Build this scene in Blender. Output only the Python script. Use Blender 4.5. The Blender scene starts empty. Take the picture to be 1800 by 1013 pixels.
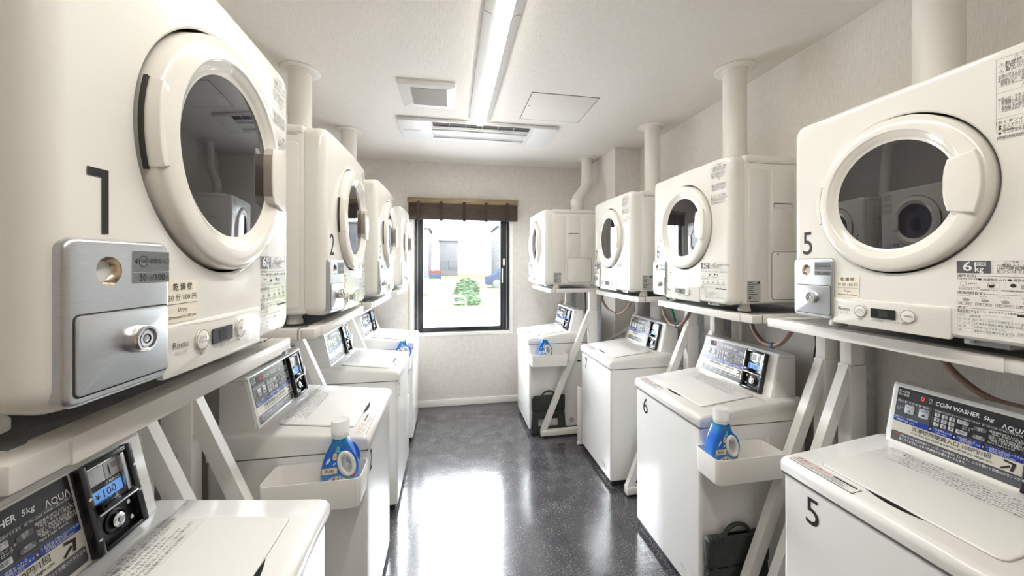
import bpy, bmesh, math, random
from mathutils import Matrix, Vector
random.seed(7)
PI = math.pi
C = bpy.context.scene.collection
S = bpy.context.scene

# ------------------------------------------------------------ camera, world, lights, exposure
cam_d = bpy.data.cameras.new('camera'); cam = bpy.data.objects.new('camera', cam_d); C.objects.link(cam)
cam_d.sensor_fit = 'HORIZONTAL'; cam_d.sensor_width = 36.0
cam_d.lens = 36.0 * 628 / 1800
cam_d.shift_y = -(506.5 - 465) / 1800
cam_d.clip_start = 0.02; cam_d.clip_end = 300
cam.location = (0, 0, 1.453)
cam.rotation_euler = (PI / 2, 0, -math.atan(110 / 628))
S.camera = cam

S.view_settings.view_transform = 'Standard'; S.view_settings.look = 'None'
S.view_settings.gamma = 1; S.view_settings.use_curve_mapping = False
S.view_settings.exposure = 0.80
SKY = 25.0            # bright overcast daylight outside
LAMP = 27.0          # ceiling tubes

w = bpy.data.worlds.new('sky'); S.world = w; w.use_nodes = True
bg = w.node_tree.nodes['Background']; bg.inputs[0].default_value = (0.90, 0.95, 1.0, 1); bg.inputs[1].default_value = SKY
pl = bpy.data.lights.new('window_daylight_portal', 'AREA'); pl.shape = 'RECTANGLE'; pl.size = 0.80; pl.size_y = 1.12
pl.cycles.is_portal = True
po = bpy.data.objects.new('window_daylight_portal', pl); C.objects.link(po)
po.location = (0.135, 3.86, 1.34); po.rotation_euler = (-PI / 2, 0, 0)
S.cycles.max_bounces = 10; S.cycles.diffuse_bounces = 7; S.cycles.glossy_bounces = 5
S.cycles.transmission_bounces = 8; S.cycles.transparent_max_bounces = 8
S.cycles.caustics_reflective = False; S.cycles.caustics_refractive = False
S.cycles.sample_clamp_indirect = 8.0
S.cycles.use_denoising = True

# ------------------------------------------------------------ materials
def mat(name, col, rough=0.5, metal=0.0, emit=None, estr=0.0, coat=0.0, ior=1.5, alpha=1.0, trans=0.0, aniso=0.0):
    m = bpy.data.materials.new(name); m.use_nodes = True
    b = m.node_tree.nodes['Principled BSDF']
    b.inputs['Base Color'].default_value = (*col, 1); b.inputs['Roughness'].default_value = rough
    b.inputs['Metallic'].default_value = metal; b.inputs['IOR'].default_value = ior
    if coat: b.inputs['Coat Weight'].default_value = coat; b.inputs['Coat Roughness'].default_value = 0.05
    if emit: b.inputs['Emission Color'].default_value = (*emit, 1); b.inputs['Emission Strength'].default_value = estr
    if trans: b.inputs['Transmission Weight'].default_value = trans
    if alpha < 1: b.inputs['Alpha'].default_value = alpha
    if aniso: b.inputs['Anisotropic'].default_value = aniso
    return m
def noise_mat(name, c1, c2, scale, rough, stretch=(1, 1, 1), bump=0.0, detail=6, bscale=None, coat=0.0, lo=0.35, hi=0.65, bdist=0.01):
    m = mat(name, c1, rough, coat=coat); nt = m.node_tree; N = nt.nodes; L = nt.links
    b = N['Principled BSDF']; tc = N.new('ShaderNodeTexCoord'); mp = N.new('ShaderNodeMapping'); mp.inputs['Scale'].default_value = stretch
    L.new(tc.outputs['Object'], mp.inputs['Vector'])
    n = N.new('ShaderNodeTexNoise'); n.inputs['Scale'].default_value = scale; n.inputs['Detail'].default_value = detail
    L.new(mp.outputs[0], n.inputs['Vector'])
    r = N.new('ShaderNodeValToRGB'); r.color_ramp.elements[0].position = lo; r.color_ramp.elements[1].position = hi
    r.color_ramp.elements[0].color = (*c1, 1); r.color_ramp.elements[1].color = (*c2, 1)
    L.new(n.outputs['Fac'], r.inputs['Fac']); L.new(r.outputs[0], b.inputs['Base Color'])
    if bump:
        bn = N.new('ShaderNodeBump'); bn.inputs['Strength'].default_value = bump; bn.inputs['Distance'].default_value = bdist
        if bscale:
            n2 = N.new('ShaderNodeTexNoise'); n2.inputs['Scale'].default_value = bscale; n2.inputs['Detail'].default_value = 3
            L.new(mp.outputs[0], n2.inputs['Vector']); L.new(n2.outputs['Fac'], bn.inputs['Height'])
        else: L.new(n.outputs['Fac'], bn.inputs['Height'])
        L.new(bn.outputs[0], b.inputs['Normal'])
    return m
def weave_mat(name, c1, c2, rough=0.8, sts=((220, 220, 18), (16, 16, 260), (24, 240, 24))):
    """woven linen-look wallpaper: two stretched noises crossed"""
    m = mat(name, c1, rough); nt = m.node_tree; N = nt.nodes; L = nt.links; b = N['Principled BSDF']
    tc = N.new('ShaderNodeTexCoord'); outs = []
    for st in sts:
        mp = N.new('ShaderNodeMapping'); mp.inputs['Scale'].default_value = st; L.new(tc.outputs['Object'], mp.inputs['Vector'])
        n = N.new('ShaderNodeTexNoise'); n.inputs['Scale'].default_value = 1.0; n.inputs['Detail'].default_value = 2
        L.new(mp.outputs[0], n.inputs['Vector']); outs.append(n.outputs['Fac'])
    a = N.new('ShaderNodeMath'); a.operation = 'ADD'; L.new(outs[0], a.inputs[0]); L.new(outs[1], a.inputs[1])
    a2 = N.new('ShaderNodeMath'); a2.operation = 'ADD'; L.new(a.outputs[0], a2.inputs[0]); L.new(outs[2], a2.inputs[1])
    mr = N.new('ShaderNodeMapRange'); mr.inputs['From Min'].default_value = 1.1; mr.inputs['From Max'].default_value = 1.9
    L.new(a2.outputs[0], mr.inputs['Value'])
    mx = N.new('ShaderNodeMix'); mx.data_type = 'RGBA'; mx.inputs[6].default_value = (*c1, 1); mx.inputs[7].default_value = (*c2, 1)
    L.new(mr.outputs[0], mx.inputs[0]); L.new(mx.outputs[2], b.inputs['Base Color'])
    bn = N.new('ShaderNodeBump'); bn.inputs['Strength'].default_value = 0.35; bn.inputs['Distance'].default_value = 0.002
    L.new(mr.outputs[0], bn.inputs['Height']); L.new(bn.outputs[0], b.inputs['Normal'])
    return m
M = {}
M['wall'] = weave_mat('woven_wallpaper', (0.66, 0.625, 0.585), (0.76, 0.73, 0.69))
M['ceiling'] = weave_mat('ceiling_wallpaper', (0.72, 0.69, 0.65), (0.79, 0.76, 0.72), sts=((220, 18, 18), (16, 260, 16), (120, 24, 24)))
M['trim'] = mat('white_trim', (0.86, 0.85, 0.81), 0.4)
M['dryer'] = noise_mat('dryer_enamel', (0.80, 0.79, 0.745), (0.81, 0.80, 0.755), 3, 0.17, coat=0.3)
M['dryer_side'] = noise_mat('dryer_side_enamel', (0.78, 0.76, 0.72), (0.79, 0.77, 0.73), 3, 0.38)
M['door_ring'] = noise_mat('dryer_door_plastic', (0.80, 0.775, 0.72), (0.81, 0.785, 0.73), 4, 0.16, coat=0.3)
M['washer'] = noise_mat('washer_enamel', (0.80, 0.80, 0.78), (0.81, 0.81, 0.79), 3, 0.16, coat=0.3)
M['washer_top'] = noise_mat('washer_top_plastic', (0.79, 0.785, 0.755), (0.80, 0.795, 0.765), 3, 0.2, coat=0.2)
M['grip_brown'] = mat('handle_grip_brown', (0.42, 0.36, 0.30), 0.3)
M['glass_dark'] = mat('smoked_door_glass', (0.012, 0.012, 0.016), 0.02, ior=2.0)
M['silver'] = noise_mat('brushed_aluminium', (0.55, 0.57, 0.60), (0.60, 0.62, 0.65), 60, 0.32, stretch=(1, 1, 14))
M['silver'].node_tree.nodes['Principled BSDF'].inputs['Metallic'].default_value = 0.85
M['chrome'] = mat('chrome', (0.8, 0.8, 0.8), 0.12, 1.0)
M['black'] = mat('black_plastic', (0.012, 0.012, 0.014), 0.25)
M['ink'] = mat('black_ink', (0.015, 0.015, 0.018), 0.6)
M['ink_grey'] = mat('grey_ink', (0.10, 0.10, 0.11), 0.6)
M['ink_pale'] = mat('pale_grey_ink', (0.35, 0.35, 0.35), 0.6)
M['ink_white'] = mat('white_ink', (0.85, 0.85, 0.85), 0.5)
M['ink_red'] = mat('red_ink', (0.65, 0.05, 0.04), 0.5)
M['gap_shade'] = mat('painted_gap_shade', (0.03, 0.028, 0.026), 0.6)  # dark colour painted for the shade inside narrow gaps
M['seam'] = mat('grey_seam', (0.16, 0.155, 0.15), 0.6)
M['dark_bowl'] = mat('warm_metal', (0.75, 0.66, 0.54), 0.2, 1.0)
M['panel_grey'] = mat('display_grey', (0.16, 0.17, 0.175), 0.4)
M['sticker_cream'] = mat('cream_sticker', (0.83, 0.77, 0.65), 0.4)
M['sticker_white'] = mat('white_sticker', (0.80, 0.80, 0.77), 0.35)
M['plate_grey'] = mat('rating_plate', (0.42, 0.43, 0.42), 0.4)
M['plinth'] = mat('washer_plinth', (0.015, 0.016, 0.02), 0.45)
M['frame'] = noise_mat('stand_white_paint', (0.77, 0.755, 0.72), (0.79, 0.775, 0.74), 5, 0.3)
M['galv'] = noise_mat('galvanised_steel', (0.40, 0.43, 0.45), (0.50, 0.53, 0.55), 30, 0.4)
M['galv'].node_tree.nodes['Principled BSDF'].inputs['Metallic'].default_value = 0.6
M['pvc'] = mat('duct_pvc', (0.78, 0.76, 0.71), 0.4)
M['panel_black'] = noise_mat('control_print', (0.02, 0.021, 0.026), (0.028, 0.03, 0.036), 4, 0.22)
M['panel_mid'] = mat('control_grey', (0.09, 0.095, 0.105), 0.25)
M['panel_blue'] = mat('control_blue', (0.012, 0.05, 0.36), 0.25)
M['panel_beige'] = mat('control_beige', (0.74, 0.70, 0.60), 0.3)
M['key'] = mat('key_silver', (0.62, 0.63, 0.66), 0.3)
M['led_red'] = mat('led_digit', (0.8, 0.02, 0.02), 0.4, emit=(1, 0.03, 0.02), estr=1.0)
M['lcd'] = mat('coin_window_blue', (0.12, 0.33, 0.80), 0.3, emit=(0.2, 0.45, 0.95), estr=0.25)
M['steel'] = mat('coin_steel', (0.62, 0.63, 0.65), 0.25, 0.9)
M['tray'] = mat('tray_white', (0.80, 0.785, 0.75), 0.4)
M['win_frame'] = mat('window_black_aluminium', (0.018, 0.02, 0.024), 0.35)
M['window_glass'] = mat('window_glass', (1, 1, 1), 0.0, alpha=0.06)
M['blind'] = noise_mat('blind_wood', (0.045, 0.032, 0.024), (0.14, 0.10, 0.072), 9, 0.4, stretch=(1, 1, 40), detail=4)
M['blind_top'] = noise_mat('blind_valance_wood', (0.20, 0.14, 0.075), (0.34, 0.25, 0.14), 6, 0.35, stretch=(1, 1, 16))
M['blind_tape'] = mat('blind_tape', (0.04, 0.024, 0.022), 0.7)
M['stool'] = noise_mat('stool_green', (0.028, 0.034, 0.028), (0.035, 0.042, 0.034), 40, 0.45)
M['hose_brown'] = mat('gas_hose_brown', (0.24, 0.15, 0.11), 0.45)
M['hose_grey'] = mat('drain_hose_grey', (0.45, 0.45, 0.43), 0.5)
M['cable'] = mat('black_cable', (0.02, 0.02, 0.02), 0.5)
M['green'] = mat('green_wire', (0.0, 0.12, 0.06), 0.5)
M['clip_blue'] = mat('blue_clip', (0.02, 0.15, 0.32), 0.5)
M['tube'] = mat('lit_tube', (1, 1, 1), 0.4, emit=(1.0, 0.95, 0.87), estr=LAMP)
M['tube_side'] = mat('lit_tube_edge', (0.9, 0.9, 0.9), 0.4, emit=(1.0, 0.97, 0.92), estr=1.6)
M['lamp_body'] = mat('lamp_housing', (0.50, 0.49, 0.47), 0.5)
M['vent_dark'] = mat('vent_recess', (0.05, 0.045, 0.04), 0.7)
M['vent_grey'] = mat('vent_mesh', (0.40, 0.39, 0.36), 0.6)
M['ac'] = mat('ac_white', (0.78, 0.78, 0.77), 0.35)
M['bottle_blue'] = noise_mat('bottle_blue', (0.0, 0.10, 0.62), (0.01, 0.20, 0.75), 12, 0.25, coat=0.3)
def bottle_mat():
    m = mat('bottle_print', (0, 0.12, 0.65), 0.22, coat=0.4); nt = m.node_tree; N = nt.nodes; L = nt.links
    tc = N.new('ShaderNodeTexCoord'); sp = N.new('ShaderNodeSeparateXYZ'); L.new(tc.outputs['Object'], sp.inputs[0])
    n = N.new('ShaderNodeTexNoise'); n.inputs['Scale'].default_value = 22; L.new(tc.outputs['Object'], n.inputs['Vector'])
    ma = N.new('ShaderNodeMath'); ma.operation = 'MULTIPLY_ADD'; ma.inputs[1].default_value = 0.05
    L.new(n.outputs['Fac'], ma.inputs[0]); L.new(sp.outputs['Z'], ma.inputs[2])
    r = N.new('ShaderNodeValToRGB'); e = r.color_ramp.elements
    e[0].position = 0.30; e[0].color = (0.75, 0.82, 0.95, 1); e[1].position = 0.55; e[1].color = (0.02, 0.20, 0.72, 1)
    q = e.new(0.42); q.color = (0.25, 0.42, 0.85, 1); q = e.new(0.8); q.color = (0.0, 0.11, 0.58, 1); q = e.new(1.0); q.color = (0.0, 0.17, 0.45, 1)
    mr = N.new('ShaderNodeMapRange'); mr.inputs['From Min'].default_value = 0.0; mr.inputs['From Max'].default_value = 0.24
    L.new(ma.outputs[0], mr.inputs['Value']); L.new(mr.outputs[0], r.inputs['Fac']); L.new(r.outputs[0], N['Principled BSDF'].inputs['Base Color'])
    return m
M['bottle'] = bottle_mat()
M['bottle_white'] = mat('bottle_white', (0.82, 0.82, 0.78), 0.3)
M['gold'] = mat('badge_gold', (0.42, 0.28, 0.08), 0.4)
M['petal'] = mat('petal_pale', (0.62, 0.80, 0.95), 0.4)
M['pink'] = mat('flower_pink', (0.85, 0.50, 0.60), 0.4)
M['yellow'] = mat('flower_yellow', (0.9, 0.72, 0.25), 0.4)
M['teal'] = mat('flower_teal', (0.10, 0.55, 0.55), 0.4)
M['cap'] = mat('clear_cap', (0.92, 0.94, 0.94), 0.08, alpha=0.35)
M['wood'] = noise_mat('door_wood', (0.36, 0.17, 0.07), (0.50, 0.26, 0.11), 4, 0.4, stretch=(12, 12, 1))
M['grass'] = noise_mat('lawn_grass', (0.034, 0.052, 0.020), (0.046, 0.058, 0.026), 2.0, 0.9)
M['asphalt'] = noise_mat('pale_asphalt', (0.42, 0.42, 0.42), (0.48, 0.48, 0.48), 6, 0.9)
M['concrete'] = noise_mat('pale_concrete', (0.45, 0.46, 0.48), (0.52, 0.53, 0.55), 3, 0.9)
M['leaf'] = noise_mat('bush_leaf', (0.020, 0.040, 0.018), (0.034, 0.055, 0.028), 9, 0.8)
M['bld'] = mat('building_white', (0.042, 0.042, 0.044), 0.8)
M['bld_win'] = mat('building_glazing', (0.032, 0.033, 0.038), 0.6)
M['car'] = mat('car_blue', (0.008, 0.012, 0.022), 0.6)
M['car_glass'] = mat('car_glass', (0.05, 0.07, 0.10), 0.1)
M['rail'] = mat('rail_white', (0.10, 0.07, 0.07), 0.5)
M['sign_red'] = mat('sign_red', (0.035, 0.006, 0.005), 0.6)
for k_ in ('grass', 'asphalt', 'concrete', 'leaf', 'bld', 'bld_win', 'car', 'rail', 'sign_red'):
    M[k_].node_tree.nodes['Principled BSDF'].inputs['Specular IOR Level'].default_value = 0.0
def floor_mat():
    m = mat('speckled_vinyl', (0.05, 0.05, 0.055), 0.2); nt = m.node_tree; N = nt.nodes; L = nt.links; b = N['Principled BSDF']
    tc = N.new('ShaderNodeTexCoord')
    n = N.new('ShaderNodeTexNoise'); n.inputs['Scale'].default_value = 130; n.inputs['Detail'].default_value = 5; n.inputs['Roughness'].default_value = 0.75
    n2 = N.new('ShaderNodeTexNoise'); n2.inputs['Scale'].default_value = 9; n2.inputs['Detail'].default_value = 5
    for q in (n, n2): L.new(tc.outputs['Object'], q.inputs['Vector'])
    r = N.new('ShaderNodeValToRGB'); e = r.color_ramp.elements
    e[0].position = 0.40; e[0].color = (0.028, 0.027, 0.030, 1); e[1].position = 0.72; e[1].color = (0.34, 0.33, 0.33, 1)
    k = e.new(0.55); k.color = (0.062, 0.060, 0.065, 1)
    mx = N.new('ShaderNodeMath'); mx.operation = 'MULTIPLY_ADD'; mx.inputs[1].default_value = 0.25; L.new(n2.outputs['Fac'], mx.inputs[0])
    sb = N.new('ShaderNodeMath'); sb.operation = 'SUBTRACT'; sb.inputs[1].default_value = 0.125; L.new(n.outputs['Fac'], sb.inputs[0])
    L.new(sb.outputs[0], mx.inputs[2]); L.new(mx.outputs[0], r.inputs['Fac']); L.new(r.outputs[0], b.inputs['Base Color'])
    n3 = N.new('ShaderNodeTexNoise'); n3.inputs['Scale'].default_value = 5; n3.inputs['Detail'].default_value = 8; n3.inputs['Roughness'].default_value = 0.6
    mp = N.new('ShaderNodeMapping'); mp.inputs['Scale'].default_value = (0.6, 2.2, 1); L.new(tc.outputs['Object'], mp.inputs['Vector']); L.new(mp.outputs[0], n3.inputs['Vector'])
    bn = N.new('ShaderNodeBump'); bn.inputs['Strength'].default_value = 0.10; bn.inputs['Distance'].default_value = 0.012
    L.new(n3.outputs['Fac'], bn.inputs['Height'])
    bn2 = N.new('ShaderNodeBump'); bn2.inputs['Strength'].default_value = 0.04; bn2.inputs['Distance'].default_value = 0.002
    L.new(n.outputs['Fac'], bn2.inputs['Height']); L.new(bn.outputs[0], bn2.inputs['Normal'])
    L.new(bn2.outputs[0], b.inputs['Normal'])
    b.inputs['Roughness'].default_value = 0.20; b.inputs['Coat Weight'].default_value = 0.6; b.inputs['Coat Roughness'].default_value = 0.10
    L.new(bn.outputs[0], b.inputs['Coat Normal'])
    return m
M['floor'] = floor_mat()

# ------------------------------------------------------------ mesh builder
_text_cache = {}
def text_geo(s, size=1.0, bold=0.0, shear=0.0, align='LEFT', spacing=1.0, line=1.0, res=2, wscale=1.0):
    key = (s, bold, shear, align, spacing, line, res)
    if key not in _text_cache:
        cu = bpy.data.curves.new('t', 'FONT'); cu.body = s; cu.size = 1.0; cu.offset = bold; cu.shear = shear
        cu.align_x = align; cu.align_y = 'CENTER'; cu.space_character = spacing; cu.space_line = line; cu.resolution_u = res
        cu.dimensions = '2D'; cu.fill_mode = 'BOTH'
        o = bpy.data.objects.new('t', cu); C.objects.link(o)
        dg = bpy.context.evaluated_depsgraph_get(); me = bpy.data.meshes.new_from_object(o.evaluated_get(dg))
        vs = [tuple(v.co) for v in me.vertices]; fs = [tuple(p.vertices) for p in me.polygons]
        _text_cache[key] = (vs, fs)
        bpy.data.objects.remove(o); bpy.data.curves.remove(cu); bpy.data.meshes.remove(me)
    vs, fs = _text_cache[key]
    return [(x * size * wscale, y * size, 0) for x, y, z in vs], fs
FRONT = Matrix(((1, 0, 0, 0), (0, 0, -1, 0), (0, 1, 0, 0), (0, 0, 0, 1)))   # (u,v,n) -> (x, -n, v)
def T(x, y, z): return Matrix.Translation((x, y, z))
def R(a, ax): return Matrix.Rotation(a, 4, ax)
def rrect(x0, y0, x1, y1, r, seg=6, sub=1):
    """rounded rectangle, counter-clockwise, edges split into sub pieces"""
    pts = []
    cs = [(x1 - r, y0 + r, -PI / 2), (x1 - r, y1 - r, 0), (x0 + r, y1 - r, PI / 2), (x0 + r, y0 + r, PI)]
    for i, (cx, cy, a0) in enumerate(cs):
        arc = [(cx + r * math.cos(a0 + PI / 2 * k / seg), cy + r * math.sin(a0 + PI / 2 * k / seg)) for k in range(seg + 1)]
        if pts and sub > 1:
            p, q = pts[-1], arc[0]
            pts += [(p[0] + (q[0] - p[0]) * k / sub, p[1] + (q[1] - p[1]) * k / sub) for k in range(1, sub)]
        pts += arc
    if sub > 1:
        p, q = pts[-1], pts[0]
        pts += [(p[0] + (q[0] - p[0]) * k / sub, p[1] + (q[1] - p[1]) * k / sub) for k in range(1, sub)]
    return pts
class MB:
    def __init__(s): s.V = []; s.F = []; s.FM = []; s.mats = []
    def mi(s, m):
        m = M[m] if isinstance(m, str) else m
        if m not in s.mats: s.mats.append(m)
        return s.mats.index(m)
    def add(s, vs, fs, m, mx=None):
        k = len(s.V); i = s.mi(m)
        s.V += [tuple(mx @ Vector(v)) for v in vs] if mx is not None else [tuple(v) for v in vs]
        for f in fs: s.F.append(tuple(k + a for a in f)); s.FM.append(i)
    def bm(s, bm, m, mx=None):
        bm.verts.ensure_lookup_table(); bm.verts.index_update()
        s.add([v.co[:] for v in bm.verts], [[v.index for v in f.verts] for f in bm.faces], m, mx); bm.free()
    def box(s, x0, x1, y0, y1, z0, z1, m, bev=0.0, seg=2, mx=None):
        b = bmesh.new(); bmesh.ops.create_cube(b, size=1)
        for v in b.verts: v.co = ((x0 + x1) / 2 + v.co.x * (x1 - x0), (y0 + y1) / 2 + v.co.y * (y1 - y0), (z0 + z1) / 2 + v.co.z * (z1 - z0))
        if bev: bmesh.ops.bevel(b, geom=b.edges[:], offset=min(bev, .49 * min(x1 - x0, y1 - y0, z1 - z0)), segments=seg, profile=0.5, affect='EDGES')
        s.bm(b, m, mx)
    def loft(s, loops, m, mx=None, cap0=True, cap1=True, closed=True):
        n = len(loops[0]); vs = [p for l in loops for p in l]; fs = []
        for i in range(len(loops) - 1):
            for j in range(n if closed else n - 1):
                a = i * n + j; b = i * n + (j + 1) % n; fs.append((a, b, b + n, a + n))
        if cap0: fs.append(tuple(reversed(range(n))))
        if cap1: fs.append(tuple(range((len(loops) - 1) * n, len(loops) * n)))
        s.add(vs, fs, m, mx)
    def prism(s, poly, h0, h1, m, mx=None, bev=0.0, seg=2):
        """poly in u,v extruded along n"""
        b = bmesh.new(); vs = [b.verts.new((x, y, h0)) for x, y in poly]; f = b.faces.new(vs)
        r = bmesh.ops.extrude_face_region(b, geom=[f])
        bmesh.ops.translate(b, verts=[v for v in r['geom'] if isinstance(v, bmesh.types.BMVert)], vec=(0, 0, h1 - h0))
        bmesh.ops.recalc_face_normals(b, faces=b.faces[:])
        if bev:
            top = [e for e in b.edges if all(abs(v.co.z - h1) < 1e-7 for v in e.verts)]
            bmesh.ops.bevel(b, geom=top, offset=bev, segments=seg, profile=0.5, affect='EDGES')
        s.bm(b, m, mx)
    def lathe(s, prof, m, mx=None, seg=48, cap0=False, cap1=False):
        """prof = [(r, h)] round local z"""
        loops = [[(r * math.cos(2 * PI * k / seg), r * math.sin(2 * PI * k / seg), h) for k in range(seg)] for r, h in prof]
        s.loft(loops, m, mx, cap0, cap1)
    def cyl(s, r, h0, h1, m, mx=None, seg=24, bev=0.0):
        p = [(r, h0), (r, h1)] if not bev else [(r - bev, h0), (r, h0 + bev), (r, h1 - bev), (r - bev, h1)]
        s.lathe(p, m, mx, seg, True, True)
    def tube(s, pts, r, m, seg=10, mx=None, smooth=6, cap=True):
        P = [Vector(p) for p in pts]
        if smooth and len(P) > 2:
            Q = []
            for i in range(len(P) - 1):
                p0 = P[max(i - 1, 0)]; p1 = P[i]; p2 = P[i + 1]; p3 = P[min(i + 2, len(P) - 1)]
                for k in range(smooth):
                    t = k / smooth
                    Q.append(0.5 * ((2 * p1) + (-p0 + p2) * t + (2 * p0 - 5 * p1 + 4 * p2 - p3) * t * t + (-p0 + 3 * p1 - 3 * p2 + p3) * t ** 3))
            Q.append(P[-1]); P = Q
        up = None; loops = []
        for i, p in enumerate(P):
            d = (P[min(i + 1, len(P) - 1)] - P[max(i - 1, 0)]).normalized()
            if up is None: up = Vector((0, 0, 1)) if abs(d.z) < .9 else Vector((1, 0, 0))
            a = d.cross(up).normalized(); b = a.cross(d).normalized(); up = b
            rr = r(i / (len(P) - 1)) if callable(r) else r
            loops.append([tuple(p + a * (rr * math.cos(2 * PI * k / seg)) + b * (rr * math.sin(2 * PI * k / seg))) for k in range(seg)])
        s.loft(loops, m, mx, cap, cap)
    def text(s, t, size, u, v, m, mx, n=0.0, **k):
        vs, fs = text_geo(t, size, **k); s.add([(x + u, y + v, n) for x, y, z in vs], fs, m, mx)
    def rect(s, x0, y0, x1, y1, m, mx, n=0.0, nx=1):
        vs = []; fs = []
        for i in range(nx + 1):
            x = x0 + (x1 - x0) * i / nx; vs += [(x, y0, n), (x, y1, n)]
        for i in range(nx): fs.append((2 * i, 2 * i + 2, 2 * i + 3, 2 * i + 1))
        s.add(vs, fs, m, mx)
    def disc(s, u, v, r, m, mx, n=0.0, seg=20, ru=None):
        s.add([(u + (ru or r) * math.cos(2 * PI * k / seg), v + r * math.sin(2 * PI * k / seg), n) for k in range(seg)], [tuple(range(seg))], m, mx)
    def ring(s, u, v, r, w_, m, mx, n=0.0, seg=32):
        a = [(u + r * math.cos(2 * PI * k / seg), v + r * math.sin(2 * PI * k / seg), n) for k in range(seg)]
        b = [(u + (r - w_) * math.cos(2 * PI * k / seg), v + (r - w_) * math.sin(2 * PI * k / seg), n) for k in range(seg)]
        s.add(a + b, [(k, (k + 1) % seg, seg + (k + 1) % seg, seg + k) for k in range(seg)], m, mx)
    def frame2(s, x0, y0, x1, y1, t, m, mx, n=0.0):
        s.rect(x0, y0, x1, y0 + t, m, mx, n, 4); s.rect(x0, y1 - t, x1, y1, m, mx, n, 4)
        s.rect(x0, y0, x0 + t, y1, m, mx, n); s.rect(x1 - t, y0, x1, y1, m, mx, n)
    def warp(s, f): s.V = [f(v) for v in s.V]; return s
    def build(s, name, parent=None, smooth=35, fix=True):
        me = bpy.data.meshes.new(name); me.from_pydata(s.V, [], s.F)
        for m in s.mats: me.materials.append(m)
        me.polygons.foreach_set('material_index', s.FM)
        me.polygons.foreach_set('use_smooth', [True] * len(s.F))
        me.update()
        if fix:
            b = bmesh.new(); b.from_mesh(me); bmesh.ops.recalc_face_normals(b, faces=b.faces[:]); b.to_mesh(me); b.free()
        me.set_sharp_from_angle(angle=math.radians(smooth))
        o = bpy.data.objects.new(name, me); C.objects.link(o)
        if parent: o.parent = parent
        return o
def thing(name, label, cat, loc=(0, 0, 0), rz=0, group=None):
    o = bpy.data.objects.new(name, None); C.objects.link(o); o.location = loc; o.rotation_euler = (0, 0, rz)
    o.empty_display_size = 0.05
    o['label'] = label; o['category'] = cat
    if group: o['group'] = group
    return o
def tag(o, label, cat, group=None):
    o['label'] = label; o['category'] = cat
    if group: o['group'] = group
    return o
def struct(o): o['kind'] = 'structure'; return o
def copy_tree(o, parent=None):
    c = o.copy(); C.objects.link(c)
    if parent is not None: c.parent = parent
    for ch in list(o.children): copy_tree(ch, c)
    return c
def place(o, loc, rz, label, group=None):
    o.location = loc; o.rotation_euler = (0, 0, rz); o['label'] = label
    if group: o['group'] = group
    return o
bpy.context.view_layer.update()

# ------------------------------------------------------------ the room
XL, XR, YB, YF, ZC = -1.03, 1.70, 3.73, -1.70, 2.50
def setting(name, fn, smooth=30):
    b = MB(); fn(b); return struct(b.build(name, smooth=smooth))
setting('floor', lambda b: b.box(XL - .1, XR + .1, YF - .1, YB + .1, -.10, 0, 'floor'))
setting('ceiling', lambda b: b.box(XL - .1, XR + .1, YF - .1, YB + .1, ZC, ZC + .1, 'ceiling'))
setting('wall_left', lambda b: b.box(XL - .1, XL, YF - .1, YB + .1, 0, ZC, 'wall'))
setting('wall_right', lambda b: b.box(XR, XR + .1, YF - .1, YB + .1, 0, ZC, 'wall'))
WX0, WX1, WZ0, WZ1 = -.352, .626, .757, 2.06
def wall_back(b):
    b.box(XL, WX0, YB, YB + .16, 0, ZC, 'wall'); b.box(WX1, XR, YB, YB + .16, 0, ZC, 'wall')
    b.box(WX0, WX1, YB, YB + .16, 0, WZ0, 'wall'); b.box(WX0, WX1, YB, YB + .16, WZ1, ZC, 'wall')
setting('wall_back', wall_back)
setting('wall_pillar', lambda b: b.box(1.455, XR, 2.98, YB, 0, ZC, 'wall'))
def wall_rear(b):
    b.box(XL, -.55, YF - .1, YF, 0, ZC, 'wall'); b.box(.45, XR, YF - .1, YF, 0, ZC, 'wall'); b.box(-.55, .45, YF - .1, YF, 2.1, ZC, 'wall')
setting('wall_rear', wall_rear)
def base(name, x0, x1, y0, y1):
    setting(name, lambda b: b.box(x0, x1, y0, y1, 0.001, .068, 'trim', .003))
base('baseboard_back', XL + .012, 1.443, YB - .012, YB - .0005)
base('baseboard_left', XL + .0005, XL + .012, YF + .02, YB - .001)
base('baseboard_right', XR - .012, XR - .0005, YF + .02, 2.968)
base('baseboard_pillar', 1.443, XR - .013, 2.968, 2.9795)
# door behind the camera (warm wood)
d = MB(); d.box(-.548, .448, YF - .06, YF - .02, .003, 2.098, 'wood', .004)
d = struct(d.build('door_1'))
h = MB(); h.tube([(.36, YF - .02, 1.0), (.36, YF + .04, 1.0), (.24, YF + .04, 1.0)], .009, 'chrome', smooth=0); h.build('door_handle', d)

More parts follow.
